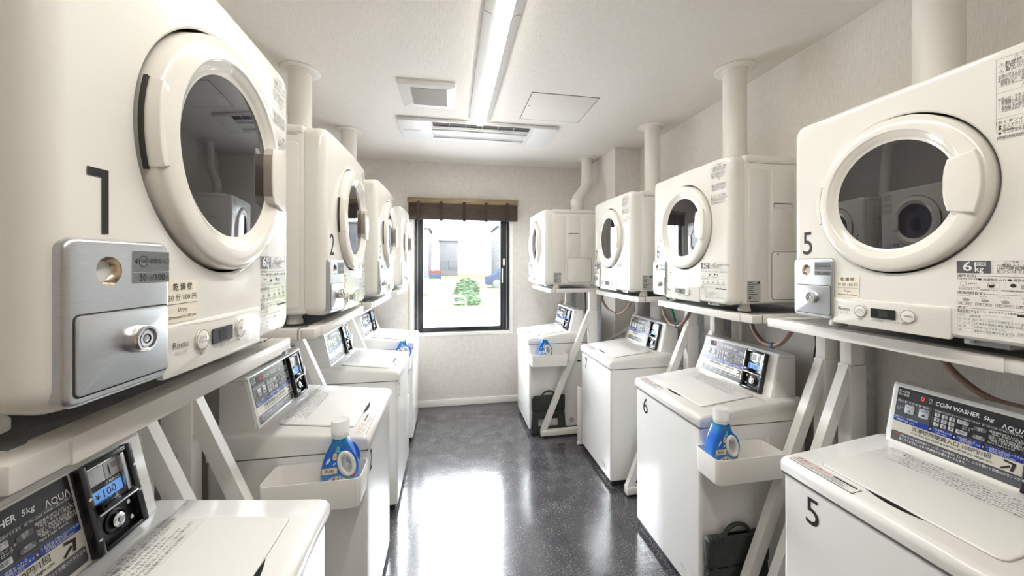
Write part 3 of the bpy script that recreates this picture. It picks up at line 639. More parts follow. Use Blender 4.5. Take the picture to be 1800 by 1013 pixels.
# ------------------------------------------------------------ washer
def make_washer():
    t = thing('coin_washer', 'x', 'washing machine')
    b = MB(); o = rrect(-.2625, .004, .2625, .53, .016, 5)
    b.loft([[(x, y, z) for x, y in o] for z in (.042, .764)], 'washer')
    for s in (-1, 1):
        mx = Matrix(((0, 0, s, s * .2625), (1, 0, 0, 0), (0, 1, 0, 0), (0, 0, 0, 1)))
        for u in (.20, .25, .33): b.prism(rrect(u, .62, u + .004, .70, .0015), -.001, .0015, 'washer', mx)
        b.rect(.262, .045, .2628, .60, 'ink_pale', mx, .0003)
    b.build('cabinet', t)
    b = MB(); o = rrect(-.25, .018, .25, .51, .012, 3); b.loft([[(x, y, z) for x, y in o] for z in (.004, .042)], 'plinth')
    for x in (-.21, .21): b.cyl(.022, 0, .006, 'black', T(x, .055, 0), 16)
    b.build('plinth', t)
    # deck: profile in (y,z) swept along x with rounded ends
    prof = [(.530, .770), (.530, .846), (.522, .856), (.39, .859), (.362, .856), (.10, .826), (.02, .819), (.004, .814), (-.005, .804), (-.006, .790), (-.004, .773), (.004, .770)]
    loops = []
    for x, i in ((-.266, .010), (-.264, .004), (-.259, 0), (.259, 0), (.264, .004), (.266, .010)):
        loops.append([(x, min(max(y, -.006 + i), .53 - i * .3), z - (i if z > .80 else 0)) for y, z in prof])
    b = MB(); b.loft(loops, 'washer_top'); b.box(-.262, .262, .0, .526, .7635, .7705, 'seam'); b.build('top_deck', t, smooth=40)
    # deck plane frame for lid: y=.06,z=.8225 -> y=.335,z=.853
    dv = Vector((0, .275, .0315)).normalized(); nv = Vector((0, -dv.z, dv.y))
    lm = Matrix(((1, 0, 0, 0), (0, dv.y, nv.y, .055), (0, dv.z, nv.z, .8225), (0, 0, 0, 1)))
    b = MB(); b.prism(rrect(-.192, .008, .192, .282, .018), -.004, .0008, 'ink_pale', lm); b.prism(rrect(-.1905, .0095, .1905, .2805, .017), -.003, .0042, 'washer_top', lm, bev=.003, seg=3)
    lid = b.build('lid', t, smooth=40)
    sp = [(-.062 + .124 * k / 12, -.010 - .011 * math.sin(PI * k / 12)) for k in range(13)] + [(.062 - .124 * k / 12, -.010 + .003 * math.sin(PI * k / 12)) for k in range(1, 12)]
    b = MB(); b.prism(sp, .0, .0016, 'black', lm @ T(.0, .0165, 0)); b.build('lid_grip', lid)
    b = MB(); n = .0046
    b.rect(-.155, .195, .175, .278, 'washer_top', lm, n - .0002)
    lines = ['洗濯物について ふたを開けて衣類を入れてください  布団・毛布・カーペット・防水性のものは入れないで',
             '● 洗濯物の量は 5 kg 以下 ポケットの中身を確認 ファスナーは閉じて ボタンをかける',
             '● 洗剤を入れる 粉末洗剤 液体洗剤 柔軟剤 漂白剤  水量に合わせて適量を入れてください',
             '∞ ふたを閉めて 100円硬貨を入れると運転開始  標準コース 約35分 すすぎ2回 脱水 6分',
             '⚠ 注意 運転中はふたを開けないでください 手や指を入れるとけがをするおそれがあります',
             '∞ 使用後は 糸くずフィルターの掃除  衣類は速やかに取り出してください ご協力お願いします',
             '小さなお子様には触れさせないでください  お問い合わせは管理者まで 操作方法は裏面へ']
    for k, l in enumerate(lines): b.text(l, .0098 if k < 2 else .0082, -.150 + (k % 3) * .012, .270 - k * .0112, 'ink_grey', lm, n, wscale=.86)
    b.frame2(.05, .192, .178, .236, .0006, 'ink_pale', lm, n)
    b.build('instruction_print', lid)
    b = MB(); b.prism(rrect(-.245, -.045, -.060, -.008, .004), .0, .0008, 'ink', lm); b.prism(rrect(-.2438, -.0438, -.0612, -.0092, .003), .0, .0011, 'sticker_white', lm)
    b.text('注意 運転中に扉を開けない', .0092, -.240, -.017, 'ink_red', lm, .0014, bold=.02, wscale=.9); b.rect(-.130, -.0185, -.068, -.0125, 'ink', lm, .0014)
    b.text('洗濯・脱水中は手を入れないでください 回転が止まるまで\nふたを開けないでください けがをするおそれがあります\n小さなお子様にはご注意ください 防水性の衣類は使用禁止', .0066, -.240, -.031, 'ink_grey', lm, .0014, line=.9, wscale=.9)
    b.build('warning_sticker', t)
    # console
    y_b, z_b, y_t, z_t = .388, .850, .424, 1.050
    prof = [(y_b, z_b), (y_b - .002, z_b + .035), (y_t - .004, z_t - .006), (y_t + .002, z_t), (.495, z_t - .002), (.505, z_t - .010), (.507, z_b), ]
    loops = []
    for x, i in ((-.235, .004), (-.231, 0), (.231, 0), (.235, .004)):
        cy = .44; cz = .95
        loops.append([(x, y + (i if y < cy else -i), z - (i if z > cz else 0)) for y, z in prof])
    b = MB(); b.loft(loops, 'washer_top')
    for s in (-1, 1):
        mx = Matrix(((0, 0, s, s * .235), (1, 0, 0, 0), (0, 1, 0, 0), (0, 0, 0, 1)))
        b.rect(.412, z_t - .016, .503, z_t - .0145, 'ink_pale', mx, .0004); b.rect(.425, z_t - .028, .447, z_t - .020, 'sticker_white', mx, .0005); b.text('No.37', .006, .427, z_t - .024, 'ink', mx, .0008)
    con = b.build('console', t, smooth=25)
    fv = Vector((0, y_t - .004 - (y_b - .002), (z_t - .006) - (z_b + .035))).normalized(); fn = Vector((0, -fv.z, fv.y))
    fm = Matrix(((1, 0, 0, 0), (0, fv.y, fn.y, y_b - .0066), (0, fv.z, fn.z, z_b + .007), (0, 0, 0, 1)))
    # bottom part of face nearly parallel: lift a bezel plate so all prints sit on one plane
    b = MB(); b.prism(rrect(-.229, .000, .229, .190, .004), -.006, .0032, 'washer_top', fm, bev=.002); b.build('bezel', con)
    N0 = .0036
    b = MB(); XA, XB = -.217, .064
    b.prism(rrect(XA, .006, XB, .186, .003), .0, N0, 'panel_beige', fm)
    b.prism(rrect(XA + .001, .073, XB - .001, .185, .004), N0, N0 + .0004, 'panel_black', fm)
    b.prism(rrect(XA + .001, .009, XB - .001, .040, .004), N0, N0 + .0004, 'panel_mid', fm)
    n1 = N0 + .0008
    b.rect(XA + .001, .090, XA + .090, .148, 'panel_mid', fm, n1 - .0002)
    b.rect(XA + .036, .151, XA + .079, .177, 'ink', fm, n1 - .0001)
    b.text('投入金額\n残り時間', .0088, XA + .004, .167, 'ink_white', fm, n1, line=1.2, wscale=.8)
    b.text('円\n分', .0078, XA + .081, .164, 'ink_white', fm, n1, line=1.2)
    b.text('CO/N WASHER', .0172, XA + .096, .163, 'ink_white', fm, n1, bold=.02, shear=.12, wscale=.80); b.disc(XA + .1225, .1715, .0014, 'ink_white', fm, n1)
    b.text('5kg', .0145, XA + .198, .162, 'ink_white', fm, n1, shear=.15, bold=.01)
    b.text('ΛQUΛ', .0180, XA + .2335, .1525, 'ink_white', fm, n1, bold=.01, wscale=.84)
    b.text('洗い ▶ すすぎ ▶ 脱水', .0080, XA + .005, .141, 'ink_white', fm, n1); b.text('ロック\nPIN', .006, XA + .004, .117, 'ink_white', fm, n1)
    b.rect(XA + .095, .1455, XB - .003, .1458, 'ink_pale', fm, n1); b.frame2(XA + .094, .092, XB - .004, .146, .0004, 'ink_pale', fm, n1)
    b.text('運転開始1分以内に安心ロックの設定ができます   SET PIN CODE WITHIN 1 MIN AFTER START', .0058, XA + .097, .1415, 'ink_white', fm, n1, wscale=.78)
    b.text('暗証番号3桁を入力して\n「設定」を押すと設定完了です\nInput 3 digits & press SET\n設定した3桁の暗証番号を入力し\n「解除」を押すと解除されます\nInput 3 digits & press', .0064, XA + .213, .116, 'ink_white', fm, n1, line=.95, wscale=.9)
    b.text('スイッチ\nロック', .006, XA + .160, .117, 'ink_white', fm, n1)
    for k, (u0, u1, s1, s2) in enumerate(((.001, .090, '清潔パワー  洗濯槽洗浄\nPre-cleaning', '運転前に洗浄  約2分'), (.098, .144, '1 洗濯物を入れる', 'Load clothes'), (.152, .202, '2 硬貨を入れる', '運転を開始します\nInsert coins'), (.210, .280, '3 お好みで安心ロックを設定する', '設定方法は上記\nSet PIN code if needed'))):
        b.prism(rrect(XA + u0, .074, XA + u1, .0900, .002), N0 + .0003, n1, 'panel_blue', fm)
        b.text(s1, .0062, XA + u0 + .002, .0855, 'ink_white', fm, n1 + .0003, wscale=.9, line=.9); b.text(s2, .0052, XA + u0 + .008, .0785, 'ink_white', fm, n1 + .0003, line=.8)
        if k: b.add([(XA + u0 - .0055, .085, n1), (XA + u0 - .0055, .079, n1), (XA + u0 - .002, .082, n1)], [(0, 1, 2)], 'ink_white', fm)
    b.text('洗濯機用硬貨入口 100円/1回', .0150, XA + .050, .0625, 'ink', fm, n1, wscale=.92, bold=.008); b.text('Coin Slot for washing machine ¥100 per single use', .0082, XA + .050, .0500, 'ink', fm, n1, bold=.01, wscale=1.05)
    b.text('999', .0095, XA + .008, .0325, 'ink_red', fm, n1, bold=.01); b.text('が表示された場合衣類のアンバランスが発生しています。ふたを開けて衣類のバランスを\n直してください。止まった時点から再スタートします。', .0085, XA + .024, .0255, 'ink_white', fm, n1, line=1.25, wscale=.75)
    # arrow up-right
    am = fm @ T(XA + .254, .0565, n1) @ R(math.radians(-10), 'Z')
    b.add([(-.011, -.013, 0), (-.0075, -.016, 0), (.006, -.002, 0), (.002, .002, 0)], [(0, 1, 2, 3)], 'ink', am); b.add([(-.010, .012, 0), (-.010, .0065, 0), (.0120, .0065, 0), (.0120, .012, 0)], [(0, 1, 2, 3)], 'ink', am); b.add([(.0065, .012, 0), (.0065, -.011, 0), (.0120, -.011, 0), (.0120, .012, 0)], [(0, 1, 2, 3)], 'ink', am)
    pan = b.build('control_panel', con)
    b = MB(); b.text('0', .019, XA + .066, .1645, 'led_red', fm, n1 + .0004, align='CENTER'); b.build('digit_display', pan)
    b = MB()
    for u in (.026, .062): b.prism(rrect(XA + u, .106, XA + u + .024, .134, .003), N0, n1 + .0014, 'key', fm, bev=.001)
    b.rect(XA + .036, .110, XA + .0375, .118, 'ink', fm, n1 + .0018); b.rect(XA + .0395, .110, XA + .041, .118, 'ink', fm, n1 + .0018); b.disc(XA + .074, .114, .004, 'panel_mid', fm, n1 + .0018)
    b.text('スタート', .0052, XA + .038, .127, 'panel_blue', fm, n1 + .0018, align='CENTER'); b.text('洗濯洗剤', .0052, XA + .074, .127, 'panel_blue', fm, n1 + .0018, align='CENTER')
    b.build('start_button', pan)
    b = MB()
    for r_ in range(3):
        for c_ in range(3):
            u = XA + .099 + c_ * .0165; v = .125 - r_ * .0145
            b.prism(rrect(u, v, u + .0125, v + .0115, .0015), N0, n1 + .001, 'key', fm, bev=.0006); b.text(str(r_ * 3 + c_ + 1), .0105, u + .0062, v + .0058, 'ink', fm, n1 + .0014, align='CENTER', bold=.02)
    for v, s_ in ((.125, 'クリア'), (.096, '確定')): b.prism(rrect(XA + .149, v, XA + .173, v + .0115, .0015), N0, n1 + .001, 'key', fm, bev=.0006); b.text(s_, .0078, XA + .161, v + .0058, 'ink', fm, n1 + .0014, align='CENTER')
    b.build('keypad', pan)
    b = MB()
    for v, s_ in ((.126, '設定\nSET'), (.103, '解除\nCANCEL')): b.prism(rrect(XA + .183, v - .006, XA + .209, v + .006, .0059), N0, n1 + .0006, 'ink_grey', fm); b.text(s_, .0058, XA + .196, v, 'ink_white', fm, n1 + .001, align='CENTER', line=.8)
    b.build('mode_button', pan)
    # coin unit
    cu = MB(); u0, u1, v0, v1 = .068, .186, .002, .186
    for (a0, a1, c0, c1) in ((u0, u0 + .015, v0, v1), (u1 - .015, u1, v0, v1), (u0 + .015, u1 - .015, v1 - .010, v1), (u0 + .015, u1 - .015, v0, v0 + .010)):
        cu.box(a0, a1, c0, c1, .0, .020, 'black', .003, 2, fm)
    cu.box(u0 + .012, u1 - .012, v0 + .006, v1 - .006, .0, .0042, 'black', mx=fm)
    unit = cu.build('coin_unit', con)
    b = MB(); b.box(u0 + .015, u1 - .015, .084, v1 - .010, .004, .0062, 'steel', .001, mx=fm)
    b.prism(rrect(u0 + .021, .136, u0 + .056, v1 - .016, .003), .0062, .0075, 'key', fm, bev=.001); b.prism(rrect(u0 + .060, .133, u1 - .026, v1 - .016, .003), .0062, .0072, 'key', fm, bev=.001)
    b.rect(u0 + .069, .139, u0 + .0715, .162, 'ink', fm, .0076); b.rect(u0 + .076, .151, u0 + .088, .163, 'ink_pale', fm, .0076)
    b.box(u1 - .027, u1 - .016, .088, v1 - .012, .006, .016, 'steel', .002, mx=fm)
    b.build('coin_slot_plate', unit)
    b = MB(); b.prism(rrect(u0 + .020, .097, u1 - .027, .134, .002), .0062, .0085, 'ink', fm); b.rect(u0 + .0215, .0985, u1 - .0285, .1235, 'lcd', fm, .0089)
    b.prism(rrect(u0 + .052, .1245, u1 - .028, .1325, .001), .0085, .0089, 'panel_mid', fm); b.text('硬貨投入口', .0068, u0 + .072, .1285, 'ink_white', fm, .0092, align='CENTER', bold=.02)
    b.text('¥', .017, u0 + .0285, .110, 'ink', fm, .0092, bold=.012); b.text('100', .0235, u0 + .041, .110, 'ink', fm, .0092, wscale=.95); b.build('price_window', unit)
    b = MB(); b.box(u0 + .019, u0 + .056, .083, .100, .006, .028, 'black', .003, mx=fm); b.box(u0 + .021, u0 + .054, .088, .096, .028, .033, 'black', .003, mx=fm)
    b.build('coin_chute', unit)
    b = MB(); b.tube([(u0 + .068, .098, .0075), (u0 + .064, .092, .011), (u0 + .068, .084, .015)], .0022, 'black', mx=fm, seg=8); b.build('return_lever', unit)
    b = MB(); b.box(u0 + .013, u1 - .013, .0775, .0815, .0, .024, 'steel', .001, mx=fm)
    b.add([(u1 - .0155, .082, .024), (u1 - .0155, .082, .004), (u1 - .0155, .105, .004), (u1 - .0165, .082, .024), (u1 - .0165, .082, .004), (u1 - .0165, .105, .004)], [(0, 1, 2), (3, 5, 4), (0, 3, 4, 1), (1, 4, 5, 2), (2, 5, 3, 0)], 'steel', fm)
    b.build('tray_lip', unit)
    b = MB(); km = fm @ T(u0 + .059, .043, 0)
    b.lathe([(.024, .004), (.024, .007), (.0205, .008), (.020, .006)], 'black', km, 32); b.lathe([(.0145, .006), (.0145, .014), (.0125, .0155), (.001, .0155)], 'chrome', km, 28)
    b.lathe([(.0065, .0156), (.006, .018), (.001, .018)], 'steel', km, 6); b.build('lock', unit, smooth=40)
    for (u, v) in ((.022, .062), (.022, .026), (.096, .062), (.096, .026)):
        b = MB(); b.lathe([(.0058, .004), (.0058, .007), (.004, .0085), (.0005, .009)], 'dark_bowl' if u < .05 else 'chrome', fm @ T(u0 + u, v, 0), 16); b.build('screw', unit)
    for (u, v) in ((.0065, .12), (.0065, .035), (.1115, .135), (.1115, .075)):
        b = MB(); b.lathe([(.0036, .0195), (.003, .0215), (.0005, .022)], 'chrome', fm @ T(u0 + u, v, 0), 12); b.build('screw', unit)
    # lower sill under console
    b = MB()
    for s in (-1, 1):
        mx = Matrix(((0, 0, s, s * .2625), (1, 0, 0, 0), (0, 1, 0, 0), (0, 0, 0, 1)))
        b.prism(rrect(.435, .60, .468, .612, .002), .0, .0015, 'ink', mx)
    b.build('vent_slot', t)
    b = MB()
    for s in (-1, 1):
        mx = Matrix(((0, 0, s, s * .2625), (1, 0, 0, 0), (0, 1, 0, 0), (0, 0, 0, 1)))
        b.cyl(.022, .0, .003, 'plate_grey', mx @ T(.385, .095, 0), 24)
    b.build('drain_cap', t)
    b = MB(); b.rect(.10, .075, .20, .115, 'washer', FRONT, -.0037)
    for k in range(6): b.text('洗濯機 5kg\nWASHER', .009, .15, .095, 'ink_pale', FRONT, -.0034, align='CENTER') if k == 0 else None
    b.build('rating_label', t)
    return t
w0 = make_washer(); washers = []
WA = [
 (1, -.325, .780, 'L', 'white coin washer in the lower left foreground, its lid and ¥100 coin unit seen close'),
 (2, -.297, 1.655, 'L', 'white coin washer number 2 on the left with a tray and bottle on its side'),
 (3, -.297, 2.450, 'L', 'white coin washer third on the left, behind washer number 2, without a tray'),
 (4, -.290, 3.270, 'L', 'white coin washer farthest on the left, in the corner by the window'),
 (5, 1.087, .752, 'R', 'white coin washer number 5, lower right foreground, red 0 on its panel'),
 (6, 1.030, 1.597, 'R', 'white coin washer number 6 on the right with a tray on its side'),
 (7, 1.030, 2.440, 'R', 'white coin washer number 7 on the right, plain side without a tray'),
 (8, .668, 3.250, 'R', 'white coin washer farthest on the right, set forward, stool leaning on its side')]
for i, (n, X0, Yc, sd, lab) in enumerate(WA):
    o = w0 if i == 0 else copy_tree(w0)
    place(o, (X0, Yc, 0), PI / 2 if sd == 'L' else -PI / 2, lab, 'coin washers under the dryers'); washers.append(o)
for o, (n, *_) in zip(washers, WA):
    number_mesh(n, o, T(0, .004, 0) @ FRONT @ T(-.163 if n in (5, 6, 7) else -.195, .692, 0), .118, False)

# ------------------------------------------------------------ stands
def make_stand():
    t = thing('dryer_stand', 'x', 'stand')
    zt = SHELF - .001; z0 = zt - .032
    b = MB()
    b.box(-.33, .33, .045, .085, z0, zt, 'frame', .003); b.box(-.27, .27, .042, .0875, z0 - .001, zt + .0005, 'frame', .001)
    b.build('front_rail', t)
    b = MB(); b.box(-.33, .33, .44, .48, z0, zt, 'frame', .003); b.build('rear_rail', t)
    for x in (-.31, .31):
        b = MB(); b.box(x - .02, x + .02, .086, .439, z0, zt, 'frame', .002); b.box(x - .0215, x + .0215, .092, .095, z0 - .001, zt + .001, 'seam'); b.build('side_rail', t)
    b = MB(); b.box(-.289, .289, .086, .439, zt - .010, zt - .006, 'galv', .001); b.build('shelf_plate', t)
    for x in (-.315, .315):
        b = MB(); b.box(x - .024, x + .024, .385, .467, .045, 1.055, 'frame', .003); b.box(x - .020, x + .020, .392, .460, 1.05, z0 + .001, 'frame', .002)
        for z in (1.03, .88): b.cyl(.006, 0, .008, 'chrome', T(x - .024, .426, z) @ R(-PI / 2, 'Y'), 12)
        post = b.build('post', t)
        b = MB(); b.box(x - .012, x + .026, .460, .500, .55, z0 - .002, 'galv', .001)
        b.build('rear_channel', t)
        b = MB(); b.box(x - .022, x + .022, -.030, .384, .012, .056, 'frame', .003); b.box(x - .023, x + .023, -.033, -.028, .011, .057, 'frame', .001)
        b.cyl(.018, 0, .012, 'black', T(x, .0, 0), 16); b.cyl(.018, 0, .012, 'black', T(x, .40, 0), 16); b.build('foot_bar', t)
        b = MB(); p = Vector((x, -.008, .060)); q = Vector((x, .384, 1.0)); dd = (q - p).normalized(); a = Vector((1, 0, 0)); c = dd.cross(a)
        hw = .022
        vs = [tuple(pt + a * (hw * su) + c * (hw * sv)) for pt in (p, q) for su, sv in ((-.75, -1), (.75, -1), (.75, 1), (-.75, 1))]
        # cut the ends plumb / level
        for k in range(4):
            v = Vector(vs[k]); v -= dd * ((v.z - .056) / dd.z); vs[k] = tuple(v)
            v = Vector(vs[4 + k]); v -= dd * ((v.y - .3845) / dd.y); vs[4 + k] = tuple(v)
        b.add(vs, [(0, 1, 2, 3), (7, 6, 5, 4), (0, 4, 5, 1), (1, 5, 6, 2), (2, 6, 7, 3), (3, 7, 4, 0)], 'frame'); b.build('brace', t)
    return t
s0 = make_stand()
ST = [(-.40, .78, 'L', 'white steel stand under the nearest left dryer, its thick rail crossing the lower left'),
      (-.38, 1.565, 'L', 'white steel stand under the number 2 dryer, post and brace left of washer 2'),
      (-.37, 2.36, 'L', 'white steel stand under the third left dryer, brace in front of washer 3'),
      (-.35, 3.21, 'L', 'white steel stand under the farthest left dryer, next to the window'),
      (1.165, .86, 'R', 'white steel stand under the number 5 dryer, long rail at the right photo edge'),
      (1.15, 1.575, 'R', 'white steel stand whose brace passes in front of the tray on washer 6'),
      (1.125, 2.405, 'R', 'white steel stand under the third right dryer, its foot left of washer 6'),
      (.79, 3.235, 'R', 'white steel stand under the farthest right dryer, whole brace and foot visible')]
for i, (X0, Yc, sd, lab) in enumerate(ST):
    o = s0 if i == 0 else copy_tree(s0)
    place(o, (X0, Yc, 0), PI / 2 if sd == 'L' else -PI / 2, lab, 'stands carrying the dryers')

# ------------------------------------------------------------ ducts
def duct(x, y, lab, bend=None, r=.056):
    t = thing('exhaust_duct', lab, 'duct', (x, y, 0), 0, 'exhaust ducts from the dryers to the ceiling')
    zb = SHELF + DZ1 + .0005
    b = MB()
    if bend is None: b.lathe([(r, zb), (r, ZC - .0005)], 'pvc', None, 40, True, True)
    else:
        dx, dy = bend
        pts = [(dx, dy, zb), (dx, dy, zb + .14), (dx * .93, dy * .93, zb + .17), (dx * .07, dy * .07, zb + .29), (0, 0, zb + .32), (0, 0, ZC - .0005)]
        b.tube(pts, r, 'pvc', seg=32, smooth=0)
    b.build('pipe', t, smooth=50)
    if bend is not None:
        b = MB()
        for (px, py, pz, ang) in ((bend[0], bend[1], zb + .125, 0), (0, 0, zb + .345, 0)): b.lathe([(r, -.035), (r + .005, -.033), (r + .005, .033), (r, .035)], 'pvc', T(px, py, pz), 32)
        b.build('elbow_collar', t)
    b = MB(); b.lathe([(.098, ZC - .001), (.098, ZC - .005), (.094, ZC - .008), (.061, ZC - .009), (.0605, ZC - .020), (.0565, ZC - .021)], 'pvc', None, 48); b.build('flange', t, smooth=40)
duct(-.795, 2.10, 'white round duct at the left ceiling beside the big front dryer')
duct(-.773, 2.965, 'white round duct farthest back on the left, above the third left dryer')
duct(1.530, .885, 'white round duct at the top right corner behind dryer number 5')
duct(1.510, 1.685, 'white straight duct with round ceiling flange above washer 6')
duct(1.515, 2.485, 'white straight duct between the ceiling and the third right dryer')
duct(1.335, 3.345, 'white kinked duct rising from the farthest right dryer', bend=(-.115, -.03), r=.053)

# ------------------------------------------------------------ trays and bottles
def make_tray():
    t = thing('side_tray', 'x', 'tray')
    b = MB(); W, D, Hh = .155, .130, .100
    o = lambda i: rrect(-W + i, -D + i, W - i, 0 - i, .020 - i * .5, 6)
    lp = [[(x, y, z) for x, y in o(i)] for i, z in ((.010, .0), (.004, .003), (.003, .010), (.0, Hh - .002), (.0006, Hh), (.0030, Hh), (.0036, Hh - .002), (.0065, .010), (.010, .007))]
    b.loft(lp, 'tray'); b.build('bin', t, smooth=40)
    b = MB(); b.box(-W + .02, W - .02, -.0145, -.010, -.006, .0, 'seam'); b.build('magnet_strip', t)
    return t
t0 = make_tray()
TR = [((-.448, 1.389, .640), 'white tray on the side of washer 2 holding a blue bottle'),
      ((-.455, 3.004, .632), 'white tray on the far left washer, half hidden behind washer 3'),
      ((1.158, 1.3305, .604), 'white tray on washer 6, crossed behind by a stand brace'),
      ((.822, 2.9845, .604), 'white tray on the far right washer above the folded stool')]
trays = []
for i, (p, lab) in enumerate(TR):
    o = t0 if i == 0 else copy_tree(t0)
    place(o, p, 0, lab, 'trays on the washer sides'); trays.append(o)
def curve_mesh(polys, ext, bev, name):
    cu = bpy.data.curves.new('c', 'CURVE'); cu.dimensions = '2D'; cu.fill_mode = 'BOTH'; cu.extrude = ext; cu.bevel_depth = bev; cu.bevel_resolution = 4; cu.offset = -bev
    for p in polys:
        sp = cu.splines.new('POLY'); sp.points.add(len(p) - 1)
        for k, (x, y) in enumerate(p): sp.points[k].co = (x, y, 0, 1)
        sp.use_cyclic_u = True
    o = bpy.data.objects.new('c', cu); C.objects.link(o); dg = bpy.context.evaluated_depsgraph_get(); me = bpy.data.meshes.new_from_object(o.evaluated_get(dg))
    r = ([tuple(v.co) for v in me.vertices], [tuple(p.vertices) for p in me.polygons])
    bpy.data.objects.remove(o); bpy.data.curves.remove(cu); bpy.data.meshes.remove(me); return r
def make_bottle():
    t = thing('detergent_bottle', 'x', 'bottle')
    half = [(0, .0), (.050, .0), (.058, .006), (.0615, .04), (.0615, .085), (.0595, .118), (.052, .150), (.040, .180), (.029, .202), (.0245, .212), (.0235, .222), (0, .222)]
    def cr(P, k=5):
        Q = []
        for i in range(len(P) - 1):
            p0, p1, p2, p3 = P[max(i - 1, 0)], P[i], P[i + 1], P[min(i + 2, len(P) - 1)]
            for j in range(k):
                t_ = j / k; Q.append(tuple(.5 * (2 * p1[a] + (-p0[a] + p2[a]) * t_ + (2 * p0[a] - 5 * p1[a] + 4 * p2[a] - p3[a]) * t_ ** 2 + (-p0[a] + 3 * p1[a] - 3 * p2[a] + p3[a]) * t_ ** 3) for a in (0, 1)))
        return Q + [P[-1]]
    h_ = cr(half[1:-1]); outer = h_ + [(-x, y) for x, y in reversed(h_)]
    hc = (.025, .134); ht_ = math.radians(14)
    hol = []
    for k in range(28):
        a = 2 * PI * k / 28; u, v = .0200 * math.cos(a), .038 * math.sin(a); hol.append((hc[0] + u * math.cos(ht_) - v * math.sin(ht_), hc[1] + u * math.sin(ht_) + v * math.cos(ht_)))
    vs, fs = curve_mesh([outer, hol], .016, .016, 'b')
    b = MB(); b.add(vs, fs, 'bottle', FRONT); b.build('bottle_body', t, smooth=50, fix=True)
    b = MB(); pts = [(hc[0] + (x - hc[0]) * 1.12, -.031, y + (y - hc[1]) * .06) for x, y in hol]; pts.append(pts[0])
    b.tube(pts, .0075, 'bottle_white', smooth=0, cap=False)
    inner = [[(hc[0] + (x - hc[0]) * .95, yy, hc[1] + (y - hc[1]) * .95) for x, y in hol] for yy in (-.031, .031)]
    b.loft(inner, 'bottle_white', cap0=False, cap1=False); b.build('handle_rim', t, smooth=60)
    b = MB(); b.lathe([(.0235, .216), (.0285, .222), (.0285, .238), (.020, .240), (.019, .246), (.0005, .246)], 'bottle_white', None, 28); b.build('neck', t)
    b = MB(); b.lathe([(.0300, .232), (.0310, .275), (.0290, .282), (.0005, .282)], 'cap', None, 32); b.lathe([(.0300, .232), (.0275, .2325), (.0285, .274), (.0265, .279), (.0005, .279)], 'cap', None, 32); b.build('measuring_cap', t)
    b = MB(); n = .0325
    def blob(u, v, ru, rv, m, rot=0, seg=12): b.add([(ru * math.cos(2 * PI * k / seg), rv * math.sin(2 * PI * k / seg), 0) for k in range(seg)], [tuple(range(seg))], m, FRONT @ T(u, v, n) @ R(rot, 'Z'))
    blob(-.004, .182, .008, .006, 'teal'); blob(.008, .176, .008, .004, 'teal', .3); blob(-.002, .193, .005, .006, 'teal')
    blob(-.012, .170, .007, .0065, 'pink'); n += .0002; blob(-.013, .160, .007, .009, 'yellow'); blob(-.013, .161, .0022, .003, 'ink_red' if False else 'gold')
    for a in range(5): blob(.022 + .006 * math.cos(a * 1.257), .166 + .006 * math.sin(a * 1.257), .0045, .0045, 'petal')
    blob(-.034, .150, .004, .012, 'petal', -.55); blob(-.014, .138, .0025, .007, 'petal', -.9)
    b.prism(rrect(-.055, .103, -.004, .127, .004), n, n + .0004, 'gold', FRONT); b.prism(rrect(-.053, .105, -.006, .125, .003), n + .0002, n + .0006, 'sticker_cream', FRONT); b.text('JELEEL', .0145, -.0295, .115, 'ink', FRONT, n + .0009, align='CENTER', bold=.02, wscale=.8)
    blob(-.008, .062, .038, .032, 'bottle_white', 0, 24); n += .0004
    for k, (ch, m) in enumerate((('B', 'ink_red'), ('o', 'yellow'), ('l', 'leaf'), ('d', 'teal'))): b.text(ch, .013, -.020 + k * .0085, .085, m, FRONT, n, bold=.04)
    b.text('ボールド', .0150, -.006, .070, 'ink', FRONT, n, align='CENTER', bold=.05)
    b.prism(rrect(.024, .086, .052, .095, .001), n, n + .0003, 'ink_red', FRONT); b.rect(.022, .077, .048, .083, 'teal', FRONT, n); b.rect(.026, .070, .048, .074, 'teal', FRONT, n)
    b.build('front_label', t)
    return t
b0 = make_bottle()
BO = [((-.372, 1.322, .6475), .12, 'blue detergent bottle in the tray on washer 2'),
      ((-.362, 2.93, .6395), .1, 'blue detergent bottle in the far left tray, top peeking over washer 3'),
      ((1.068, 1.262, .6115), .05, 'blue detergent bottle in the tray on washer 6'),
      ((.790, 2.920, .6115), -.1, 'blue detergent bottle in the tray of the far right washer')]
for i, (p, rz, lab) in enumerate(BO):
    o = b0 if i == 0 else copy_tree(b0)
    place(o, p, rz, lab, 'blue detergent bottles in the trays'); o.scale = (.96, .96, .955)

